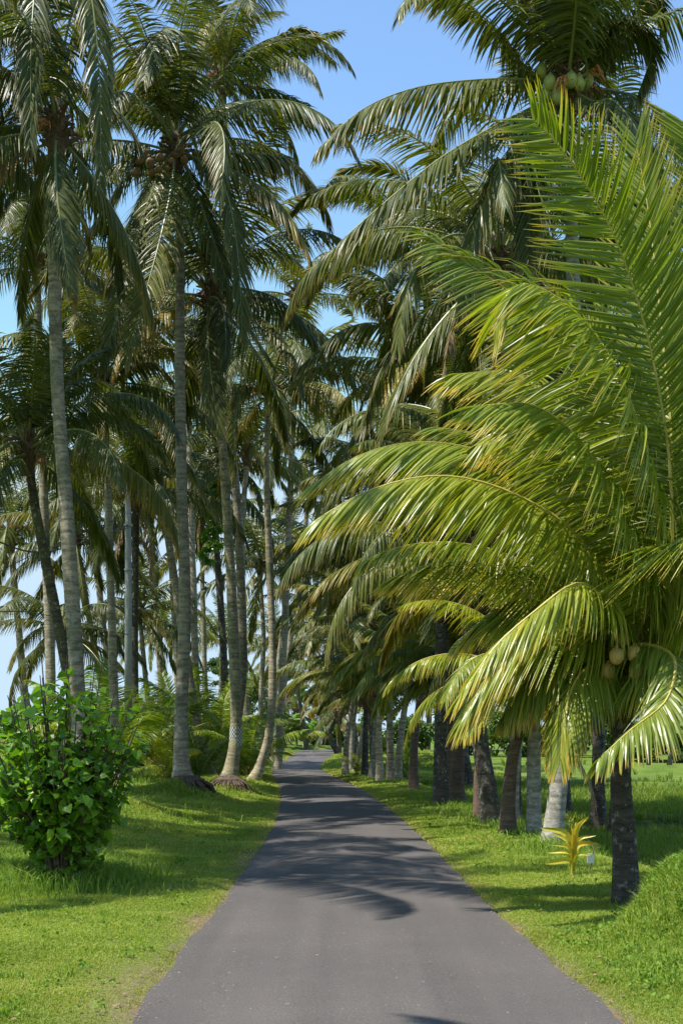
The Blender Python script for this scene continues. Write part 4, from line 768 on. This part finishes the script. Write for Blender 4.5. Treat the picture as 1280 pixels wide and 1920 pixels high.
def blobtree(name, label, cat, x, y, z0, blobs, nleaf, size, seed, trunk_pts=None, tr=.2, m=None, group=None, tint=(1, 1, 1), limbs=True):
    """blobs: (dx, dy, dz, rx, ry, rz) leaf clumps around limb ends"""
    e = empty(name, (x, y, z0)); tag(e, label, cat, group); rg = random.Random(seed)
    if trunk_pts:
        mb = MB(); q_, _ = catmull(trunk_pts, 14); mb.tube(q_, np.linspace(tr, tr*.5, 14), 9, jit=.05, rng=rg)
        if limbs:
            for b_ in blobs:
                s = q_[rg.randrange(6, 13)]; t_ = np.array(b_[:3]); mid = (s+t_)/2+np.array([0, 0, .1*abs(t_[2]-s[2])]); l, _ = catmull([s, mid, t_], 8); mb.tube(l, np.linspace(tr*.35, tr*.08, 8), 5)
        mb.build('trunk', [M_bark], e)
    vol = np.array([b_[3]*b_[4]*b_[5] for b_ in blobs])**.67; pr = vol/vol.sum(); B = np.array(blobs)
    def fn(r_, n):
        k = r_.choice(len(B), n, p=pr); d = nrm(r_.normal(0, 1, (n, 3))); rad = r_.uniform(0, 1, n)**.45
        # sub-clumps give an uneven outline with gaps
        cl = nrm(r_.normal(0, 1, (len(B)*9, 3)))*r_.uniform(.45, 1, (len(B)*9, 1)); ci = k*9+r_.integers(0, 9, n)
        off = cl[ci]*.75+d*rad[:, None]*.38
        return B[k, :3]+off*B[k, 3:], nrm(off)
    o = link('crown', leaf_cards(nleaf, fn, size, seed, [m or M_tree], heart=False), e); o.color = (*tint, 1); return e
def px_x(px, D): return (px-CX)/F*D
# flat-topped rain trees far behind the bend
rg = random.Random(12)
for (px, D, h, wd, lab, tn) in ((538, 165, 10.5, 6.5, 'far flat-topped tree with spreading limbs left of the lamp post', (1.1, 1.15, .9)), (628, 178, 9.5, 6, 'far spreading tree seen under the palm skirts at the road end', (1, 1.1, .9)), (470, 190, 12, 8, 'far broad tree glimpsed between the left trunks', (.9, 1, .9)), (582, 230, 8, 7, 'hazy round tree low on the horizon above the road end', (.7, .85, 1))):  # bluish tint of the last tree puts haze into its leaf colour
    x = px_x(px, D); bl = [(rg.uniform(-1, 1)*wd, rg.uniform(-1, 1)*wd*.6, h*rg.uniform(.5, 1), rg.uniform(1.2, 2.4), rg.uniform(1.2, 2.4), rg.uniform(.4, .8)) for _ in range(16)]
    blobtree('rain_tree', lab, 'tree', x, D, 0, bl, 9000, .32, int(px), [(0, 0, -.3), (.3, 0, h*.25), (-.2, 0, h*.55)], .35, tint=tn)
# shrubs and broad plants along the bend and behind the palms
SH = [(545, 127, 3.2, 'leafy green shrub at the far end of the road by the left verge'), (620, 128, 2.2, 'round shrub at the road end just right of the lamp post'), (520, 118, 3.0, 'light green shrub behind the left verge near the bend'), (590, 131, 2.4, 'dark shrub with red flowers beside the lamp post foot'), (655, 124, 2.6, 'shrub behind the bend palms near the white wall'), (470, 105, 3.6, 'dense shrub between the slim pale trunk and the young palms'), (430, 96, 3.4, 'shrub behind the shaded palm with climbers'), (380, 90, 3.6, 'shrub behind the bright young palm'), (330, 86, 3.4, 'shrub just left of the first mound palm, far behind'), (275, 80, 3.2, 'shrub far behind the concrete pole'), (215, 84, 3.0, 'shrub far behind the slanting trunks'), (150, 92, 2.8, 'shrub far behind the left bush'), (60, 110, 3.4, 'low tree line shrub above the left bush against the sky'), (-10, 120, 4.6, 'shrub at the left edge under the pale sky')]
for i, (px, D, h, lab) in enumerate(SH):
    x = px_x(px, D); bl = [(rg.uniform(-1, 1)*h*.9, rg.uniform(-1, 1)*h*.5, h*rg.uniform(.15, .85), h*.3, h*.3, h*.26) for _ in range(9)]
    blobtree('shrub', lab, 'shrub', x, D, Hs(x, D), bl, 4200, .26, 300+i, [(0, 0, -.1), (0, 0, h*.3), (.1, 0, h*.5)], .08, m=M_bush if i % 3 == 0 else M_tree, group='shrubs beyond the palms', tint=(1.1, 1.1, .9) if i % 2 else (1.3, 1.25, .9))
# hedge bank of trees across the paddies
for i, (px, D, h) in enumerate([(760, 88, 3.2), (830, 90, 3.0), (900, 92, 3.4), (980, 86, 3.0), (1060, 88, 3.2), (1130, 84, 3.4), (1200, 80, 3.6), (1275, 78, 3.8), (1350, 80, 4)]):
    x = px_x(px, D); bl = [(rg.uniform(-1, 1)*2.6, rg.uniform(-1, 1)*1.2, h*rg.uniform(.1, .8), 1.1, 1.0, h*.26) for _ in range(11)]
    nm = ['beyond the rusty trunk', 'beyond the trunk trio', 'behind the lichen-blotched trunk', 'behind the straight white trunk', 'right of the thick pale trunk', 'left of the near dark trunk', 'just behind the near trunk', 'at the right edge across the paddies', 'just past the right edge across the paddies'][i]
    blobtree('field_bush', 'green leafy bush '+nm+', across the rice field', 'bush', x, D, Hs(x, D), bl, 4500, .24, 400+i, [(0, 0, -.1), (0, 0, h*.5)], .1, group='bushes across the rice field', tint=(1.3, 1.3, .9), m=M_tree)
for i, (px, D, h) in enumerate([(700, 105, 11), (800, 110, 13), (910, 112, 12), (1030, 105, 13), (1150, 110, 12), (1260, 100, 13)]):
    x = px_x(px, D); bl = [(rg.uniform(-1, 1)*3.6, rg.uniform(-1, 1)*2.5, h*rg.uniform(.35, .95), 1.8, 1.8, 1.5) for _ in range(13)]
    nm = ['behind the bend palms', 'behind the short rusty palm', 'behind the canopy over the trunk trio', 'behind the short orange-fibred palm', 'behind the near palm crown', 'at the right edge behind the paddies'][i]
    blobtree('forest_tree', 'tall dark broadleaf tree '+nm, 'tree', x, D, Hs(x, D), bl, 8000, .34, 500+i, [(0, 0, -.3), (.2, 0, h*.3), (0, 0, h*.6)], .28, group='broadleaf trees behind the right row', tint=(.8, .85, .8))
# climbers hanging on the shaded palm
pc = P(404, 1000, 57); bl = [(rg.uniform(-.5, .6), rg.uniform(-.4, .2), -1.1+k*.42, .45, .4, .35) for k in range(10)]
mbv = blobtree('climbing_plant', 'leafy green climber hanging on the shaded palm trunk', 'climber', pc.x, pc.y-.3, pc.z, bl, 1800, .16, 77, m=M_bush, tint=(.8, .9, .8))

# banana plants
def banana(label, px, D, h, seed):
    rg = random.Random(seed); x = px_x(px, D); e = empty('banana_plant', (x, D, Hs(x, D))); tag(e, label, 'banana plant', 'banana plants at the road end')
    mb = MB(); mb.tube([(0, 0, -.1), (0, 0, h*.3), (.03, 0, h*.5)], [.13, .1, .06], 9); mb.build('stem', [M_bark], e)
    for i in range(9):
        a = i*2.4; e0 = R(rg.uniform(45, 82)); L = h*.62*rg.uniform(.8, 1.1); mb = MB(); V = []; n = 8; p = Vector((0, 0, h*.48)); S = Vector((-math.sin(a), math.cos(a), 0))
        for j in range(n+1):
            f = j/n; an = e0-R(95)*f**1.5; d = Vector((math.cos(a)*math.cos(an), math.sin(a)*math.cos(an), math.sin(an)))
            if j: p = p+d*(L/n)
            ww = .30*h/3*math.sin(math.pi*min(1, .08+f*.92))**.6; up = S.cross(d)
            V += [tuple(p-S*ww+up*ww*.3), tuple(p), tuple(p+S*ww+up*ww*.3)]
        mb.add(V, [(j*3+c, j*3+c+1, (j+1)*3+c+1, (j+1)*3+c) for j in range(n) for c in range(2)], 0, np.tile([rg.random(), .3, 0], (len(V), 1))); mb.build('leaf', [M_banana], e)
for k, (px, D, h, l) in enumerate([(535, 121, 4.2, 'banana plant with broad bright leaves left of the road end'), (556, 125, 3.4, 'banana plant close to the two thin far trunks'), (512, 112, 3.6, 'banana plant half behind the slim pale trunk'), (636, 127, 3.0, 'banana plant right of the lamp post in front of the white wall'), (1215, 70, 3.2, 'banana plant across the paddies behind the near trunk'), (1255, 68, 3.4, 'banana plant across the paddies at the right edge')]): banana(l, px, D, h, k)

# white wall and roof at the far end
D = 138; x = px_x(636, D); e = empty('garden_wall', (x, D, Hs(x, D))); tag(e, 'low white wall glimpsed at the end of the road', 'wall')
mb = MB(); mb.box((0, 0, .45), (5, .22, 1.1)); mb.build('wall_panel', [M_white], e)
mb = MB(); mb.box((0, 0, 1.04), (5.1, .34, .08)); mb.build('coping', [M_conc], e)
for dx in (-2.5, 0, 2.5):
    mb = MB(); mb.box((dx, -.02, .6), (.36, .36, 1.4)); mb.build('pillar', [M_white], e)

# ---------------------------------------------------------------- yellow sapling with stake and tag
D = 15.3; x = px_x(1073, D); e = empty('palm_sapling', (x, D, Hs(x, D))); tag(e, 'small yellow palm seedling planted in the right verge', 'seedling')
rg = random.Random(2); sc_ = D/F
def paddle(tipx, tipy, w0, dd, bend, seed):
    rg = random.Random(seed); tip = Vector(((tipx-1073)*sc_, dd, (1648-tipy)*sc_)); n = 10; mb = MB(); V = []
    base_ = Vector((0, 0, .02)); mid = base_*.5+tip*.5+Vector((-tip.x*.35, 0, tip.z*.25*bend)); q_, _ = catmull([base_, mid, tip], n+1)
    for j in range(n+1):
        f = j/n; p = Vector(q_[j]); d = Vector(q_[min(n, j+1)])-Vector(q_[max(0, j-1)]); S = d.cross(Vector((.2, -1, .3))).normalized(); wd = w0*(.12+.88*math.sin(math.pi*min(1, f**1.1))**.8) if f < .97 else .004; nn_ = S.cross(d.normalized())
        V += [tuple(p-S*wd+nn_*wd*.5), tuple(p), tuple(p+S*wd+nn_*wd*.5)]
    mb.add(V, [(j*3+c, j*3+c+1, (j+1)*3+c+1, (j+1)*3+c) for j in range(n) for c in range(2)], 0, np.tile([rg.random(), .3, 0], (len(V), 1))); mb.build('leaf', [M_yel], e)
for k, (tx_, ty_, w0, dd, bd) in enumerate([(1100, 1535, .03, -.1, 1), (1012, 1557, .032, 0, 1.2), (1125, 1588, .028, .1, 1.6), (1018, 1622, .03, -.15, 2.4), (1040, 1570, .022, .15, 1), (1060, 1562, .018, .1, 1), (1050, 1585, .018, -.1, 1), (1085, 1575, .02, .1, 1.1), (1035, 1590, .016, .1, 1.4), (1100, 1605, .016, -.2, 1.6), (1072, 1570, .012, 0, 1), (1046, 1565, .012, .0, 1), (1082, 1548, .02, .12, .8), (1112, 1570, .02, -.12, 1.3), (1028, 1605, .02, .1, 1.8), (1066, 1552, .018, -.12, .9), (1095, 1590, .018, .15, 1.3)]): paddle(tx_, ty_, w0*1.25, dd, bd, k)
mb = MB(); mb.tube([(0, 0, -.05), (0, 0, .12), (0, 0, .2)], [.03, .024, .012], 7); mb.build('stem', [M_rachy], e)
e = empty('stake', (x+.20, D-.05, Hs(x+.2, D))); tag(e, 'short wooden stake with a white tag beside the yellow seedling', 'stake')
mb = MB(); mb.tube([(-.03, 0, -.05), (.05, 0, .36)], [.01, .008], 6); mb.build('stick', [M_bark], e)
mb = MB(); mb.box((.0, -.02, .21), (.085, .006, .11), rz=.2, rx=.15); mb.build('tag', [M_white], e)

# fallen leaves and bits on the grass
mb = MB(); rg = random.Random(22)
for i in range(320):
    y = rg.uniform(7.6, 22); side = rg.random() < .6; x = float(xl(y))-abs(rg.gauss(0, .5)) if side else float(xr(y))+abs(rg.gauss(0, .35)); z = Hs(x, y)+.02; a = rg.uniform(0, 6.28); s = rg.uniform(.008, .026); u = Vector((math.cos(a), math.sin(a), rg.uniform(-.2, .3)))*s; v = Vector((-math.sin(a), math.cos(a), rg.uniform(-.2, .3)))*s*.6
    c = Vector((x, y, z)); mb.add([tuple(c-u), tuple(c-v), tuple(c+u), tuple(c+v)], [(0, 1, 2, 3)], 0, np.tile([rg.random(), .3, 0], (4, 1)))
o = mb.build('leaf_litter', [M_dead]); tag(o, 'small dry fallen leaf bits scattered along the verge edges', 'leaf litter', kind='stuff')

# low broad-leaved weeds among the grass, on the hump and the banks
wr = np.random.default_rng(31); wx, wy = [], []
for _ in range(420):
    if wr.uniform() < .42: x_, y_ = wr.normal(2.85, .42), wr.normal(10.0, .8)
    else:
        y_ = wr.uniform(7.6, 26); x_ = xl(y_)-abs(wr.normal(0, 1.6))-.25 if wr.uniform() < .6 else xr(y_)+abs(wr.normal(0, .9))+.25
    k = int(wr.uniform(5, 16)); wx.append(wr.normal(x_, .05, k)); wy.append(wr.normal(y_, .05, k))
wx = np.concatenate(wx); wy = np.concatenate(wy); ok = (np.maximum(xl(wy)-wx, wx-xr(wy)) > .15) & (H(wx, wy) > -.3); wx, wy = wx[ok], wy[ok]
wp = np.stack([wx, wy, H(wx, wy)+wr.uniform(.02, .09, len(wx))], -1); an = wr.uniform(0, 6.28, len(wx)); wo = np.stack([np.cos(an), np.sin(an), 0*an], -1)
o = link('weeds', leaf_cards(len(wx), lambda r_, n: (wp, wo), .028, 8, [M_weed], heart=True)); tag(o, 'small broad-leaved weeds growing among the verge grass', 'weeds', kind='stuff')
# grit and crumbs of asphalt along the road edge, a few leaf bits on the road
mb = MB(); rg = random.Random(44)
for i in range(1500):
    y = 7.4+22*rg.random()**1.6; side = rg.random() < .5; x = (float(xl(y))-rg.gauss(.03, .07)) if side else (float(xr(y))+rg.gauss(.03, .06)); s_ = rg.uniform(.003, .011); e_ = max(float(xl(y))-x, x-float(xr(y)))
    z = (Hs(x, y)+.004) if e_ > .04 else .018
    mb.add([(x-s_, y-s_*.6, z), (x+s_, y-s_*.4, z), (x+s_*.2, y+s_, z), (x, y, z+s_*1.1)], [(0, 1, 3), (1, 2, 3), (2, 0, 3)])
o = mb.build('grit', [simple('grit_stone', (.12, .09, .065), (.32, .26, .2), 30, .9)]); tag(o, 'small grit and soil crumbs along both road edges', 'gravel', kind='stuff')
mb = MB()
for i in range(70):
    y = 7.4+26*rg.random()**1.5; f = rg.random(); x = float(xl(y))*(1-f)+float(xr(y))*f; z = .047; a = rg.uniform(0, 6.28); l = rg.uniform(.006, .022); u = Vector((math.cos(a), math.sin(a), .1))*l; v = Vector((-math.sin(a), math.cos(a), .1))*l*.35; c = Vector((x, y, z+.004))
    mb.add([tuple(c-u), tuple(c-v), tuple(c+u+Vector((0, 0, .004))), tuple(c+v)], [(0, 1, 2, 3)], 0, np.tile([rg.random(), .3, 0], (4, 1)))
o = mb.build('road_leaf_litter', [M_dead]); tag(o, 'tiny dry leaf fragments lying on the asphalt', 'leaf litter', kind='stuff')
